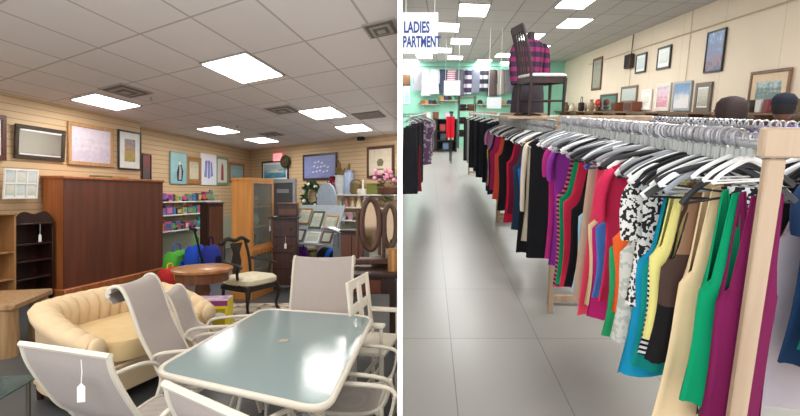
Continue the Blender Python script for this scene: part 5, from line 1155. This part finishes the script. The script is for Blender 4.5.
# ---- far wall
wr_z = wK.hit(460, 66, .25).z
t = T('wall_rail', 'metal rail of hanging clothes high on the mint wall', 'rail', (0, YB - .28, wr_z - .03)); x0, x1 = wK.hit(414, 66).x, wK.hit(514, 66).x
P(t, 'bar', MB().tube([(x0, 0, 0), (x1, 0, 0)], .02), RAILM)
for x in (x0 + .1, (x0 + x1) / 2, x1 - .1): P(t, 'bracket', MB().tube([(x, 0, 0), (x, .28, 0)], .015), RAILM)
WG = [((150, 150, 156), 'grey sweatshirt', None), ((206, 206, 204), 'off white coat', None), ((196, 200, 206), 'pale silver jacket', None), ((60, 66, 84), 'navy jacket', None), ((160, 70, 76), 'red striped shirt', 'stripe'), ((90, 90, 100), 'charcoal sweater', None), ((70, 60, 84), 'purple plaid shirt', 'plaid'), ((120, 126, 140), 'steel grey shirt', None), ((54, 54, 66), 'dark plaid shirt', 'plaid'), ((90, 80, 80), 'brown jacket', None), ((150, 146, 140), 'stone coat', None), ((110, 110, 116), 'grey hooded top', None)]
for i, (c, cn, pt) in enumerate(WG):
    px = 418 + i * 8.3; q = wK.hit(px, 66, .28); gi[0] += 1
    garment('jacket', 'jacket', f'{cn} hanging high on the mint wall, {ORD[i]} from the left', 'sleeve', fabric(c, pt, (190, 190, 200), .3), (q.x, q.y, wr_z - .03), random.uniform(-.15, .15), -1.05 - .2 * ((i * 3) % 4) / 3, .21, 'jackets on the mint wall', 1.1, .09, gi[0], lean=random.uniform(-.05, .05))
def sign2(px0, px1, py0, py1, y, label, cord=True):
    a, b = at_y(px0, py0, y), at_y(px1, py1, y); t = T('notice_board', label, 'sign', ((a.x + b.x) / 2, y, b.z)); W_, H_ = b.x - a.x, a.z - b.z
    P(t, 'board', MB().box((0, 0, H_ / 2), (W_, .02, H_), .003), mat((226, 232, 238), .5, var=.01))
    for sx in (-.4, .4): P(t, 'cord', MB().tube([(sx * W_, 0, H_), (sx * W_, 0, CR - b.z)], .006, 5), WHITE)
    return t, W_, H_
sign2(444, 460, 80.5, 95.5, 14.5, 'white hanging notice over the aisle in front of the jackets'); sign2(487, 501, 97.5, 108.5, 12.6, 'small white hanging notice left of the plaid jacket')
# back shelves
def kshelf(px0, px1, py, depth, label):
    a, b = wK.hit(px0, py, depth), wK.hit(px1, py, depth); L_ = b.x - a.x; t = T('wall_shelf', label, 'shelf', (a.x, a.y, a.z))
    P(t, 'board', MB().box((L_ / 2, depth / 2, -.02), (L_, depth, .04), .004), RWOOD)
    for k in (.15, .85): P(t, 'bracket', MB().prism([(L_ * k - .01, -.04), (L_ * k + .01, -.04), (L_ * k + .01, -.16), (L_ * k - .01, -.16)], depth - .15, depth), WHITE)
    return a, L_
def hat(p, c, label):
    t = T('hat', label, 'hat', p, 0, 'hats on the mint wall shelves'); P(t, 'crown', MB().lathe([(.12, .02), (.11, .12), (.07, .17), (.01, .18)], 14), fabric(c)); P(t, 'brim', MB().lathe([(.2, 0), (.2, .015), (.12, .025)], 16), fabric(c))
for (x0_, x1_, y_), nm in (((421, 440, 104), 'left'), ((440, 460, 100), 'middle'), ((477, 514, 104), 'right')):
    a, L_ = kshelf(x0_, x1_, y_, .4, f'{nm} wooden shelf on the mint wall')
    cs = [((50, 46, 46), 'black'), ((170, 130, 80), 'straw'), ((90, 140, 120), 'green'), ((60, 60, 90), 'navy'), ((130, 90, 60), 'brown')]
    for k in range(4 if nm != 'right' else 5): hat((a.x + L_ * (k + .5) / 5, a.y + .2, a.z + .002), cs[(k * 2 + len(nm)) % 5][0], f'{cs[(k * 2 + len(nm)) % 5][1]} hat on the {nm} mint wall shelf, {ORD[k]} along')
a, b = at_y(461, 95, 19), at_y(477, 114, 19)
t = T('shelf_rack', 'black open shelf rack with folded dark clothes at the far wall', 'shelf', ((a.x + b.x) / 2, 19.6, 0)); w_ = b.x - a.x
for sx in (-1, 1):
    for sy in (-.2, .2): P(t, 'upright', MB().tube([(sx * w_ / 2, sy, 0), (sx * w_ / 2, sy, a.z)], .02), BLACK)
for k in range(4):
    z = .5 + k * (a.z - .6) / 3; P(t, 'shelf', MB().box((0, 0, z), (w_, .44, .03), .004), BRF)
for k in range(3):
    z = .516 + k * (a.z - .6) / 3
    for j, (c, cn) in enumerate((((40, 34, 34), 'black'), ((90, 60, 44), 'brown'))):
        t2 = T('folded_clothes', f'{cn} folded clothes on the {("lowest", "middle", "top")[k]} shelf of the black rack', 'folded clothes', ((a.x + b.x) / 2 + (j - .5) * w_ * .46, 19.6, z), 0)
        P(t2, 'lower_fold', MB().box((0, 0, .07), (w_ * .4, .34, .14), .04), fabric(c)); P(t2, 'upper_fold', MB().box((0, .01, .2), (w_ * .38, .32, .12), .04), fabric(tuple(min(255, int(v * 1.3)) for v in c)))
# counters at the aisle end
a, b = at_y(422, 119, 18.0), at_y(456, 147, 18.0)
t = T('counter', 'black open counter with shelves at the end of the aisle', 'counter', ((a.x + b.x) / 2, 18.2, 0)); w_ = b.x - a.x; h_ = a.z
for sx in (-.5, -.08, .5): P(t, 'upright', MB().box((sx * w_, 0, h_ / 2), (.05 if sx != -.5 else .07, .5, h_), .004), BLACK)
for z in (.08, .45, .8, h_): P(t, 'shelf', MB().box((0, 0, z - .02), (w_, .5, .04), .004), BLACK)
P(t, 'front_panel', MB().box((-.29 * w_, -.25, h_ / 2), (.42 * w_, .03, h_), .004), BLACK); P(t, 'back_panel', MB().box((0, .24, h_ / 2), (w_, .02, h_), .002), mat((46, 46, 48), .6))
BX = [((230, 228, 222), 'white'), ((120, 70, 50), 'brown'), ((200, 200, 210), 'grey'), ((160, 60, 60), 'red'), ((190, 160, 110), 'tan'), ((70, 70, 80), 'dark'), ((226, 220, 190), 'cream'), ((100, 120, 150), 'blue')]
for k in range(8):
    z, x = ((h_, -.34), (h_, -.1), (h_, .25), (.8, .1), (.8, .32), (.45, .12), (.45, .34), (.08, .2))[k]; c, cn = BX[k]
    t2 = T('storage_box', f'{cn} box on the {"top" if z == h_ else "shelves"} of the black counter' + (f', {("left", "middle", "right")[k]} one' if z == h_ else ''), 'box', ((a.x + b.x) / 2 + x * w_, 18.15, z + .002))
    P(t2, 'box_body', MB().box((0, 0, .12), (w_ * .17, .3, .24), .01), mat(c, .6)); P(t2, 'lid', MB().box((0, 0, .25), (w_ * .18, .32, .03), .008), mat(tuple(int(v * .9) for v in c), .6))
r5 = Rail((at_y(450.5, 112, 14).x, 13.9), (at_y(450.5, 112, 14).x + .05, 14.6)); rack('small stand hung with red trousers at the far end of the aisle', r5, .05, .02, 1, False, BLACK)
for s, px in ((-.06, 0), (.45, 0)): garment('trousers', 'trousers', ('bright red trousers at the far end of the aisle, front pair', 'red trousers behind the front pair at the aisle end')[s > .3], 'pants', fabric((206, 30, 50)), r5.at(s), r5.rz, -.75, .12, 'red trousers', 1, .04, 3)
# left end of the far wall
framed(wK, (403.5, 410, 86, 104), 'pale blue poster beside the partition on the far wall', WHITE, art([(200, 220, 236), (150, 190, 220), (226, 236, 240)], 5), .04)
ONE('wood_panel', 'brown wooden panel above the pale blue poster by the partition', 'panel', MB().box((0, 0, 0), (.36, .05, .5), .01).box((0, -.03, 0), (.26, .03, .4), .01), BRF, tuple(wK.hit(406.5, 80, .04)))
ROOM[0] = 'L'
# ---------------------------------------------------------------- tilt the clothes hall into place, camera, light
for o in RIGHT:
    o.matrix_basis = MR @ Matrix.LocRotScale(o.location, o.rotation_euler, o.scale)
cam = bpy.data.cameras.new('camera'); co = bpy.data.objects.new('camera', cam); COL.objects.link(co)
co.location = E; co.rotation_euler = (PI / 2, 0, 0); cam.sensor_width = 36; cam.lens = 36 * F / 800; cam.shift_y = -(208 - HY) / 800 ; cam.clip_start = .05
S.camera = co
w = bpy.data.worlds.new('world'); S.world = w; w.use_nodes = True
w.node_tree.nodes['Background'].inputs[0].default_value = (.95, .97, 1, 1); w.node_tree.nodes['Background'].inputs[1].default_value = 2.3
S.view_settings.view_transform = 'Standard'; S.view_settings.look = 'None'; S.view_settings.gamma = 1; S.view_settings.use_curve_mapping = False
S.view_settings.exposure = 0.0
S.cycles.max_bounces = 8; S.cycles.transparent_max_bounces = 12; S.cycles.caustics_reflective = False; S.cycles.caustics_refractive = False; S.cycles.sample_clamp_indirect = 6
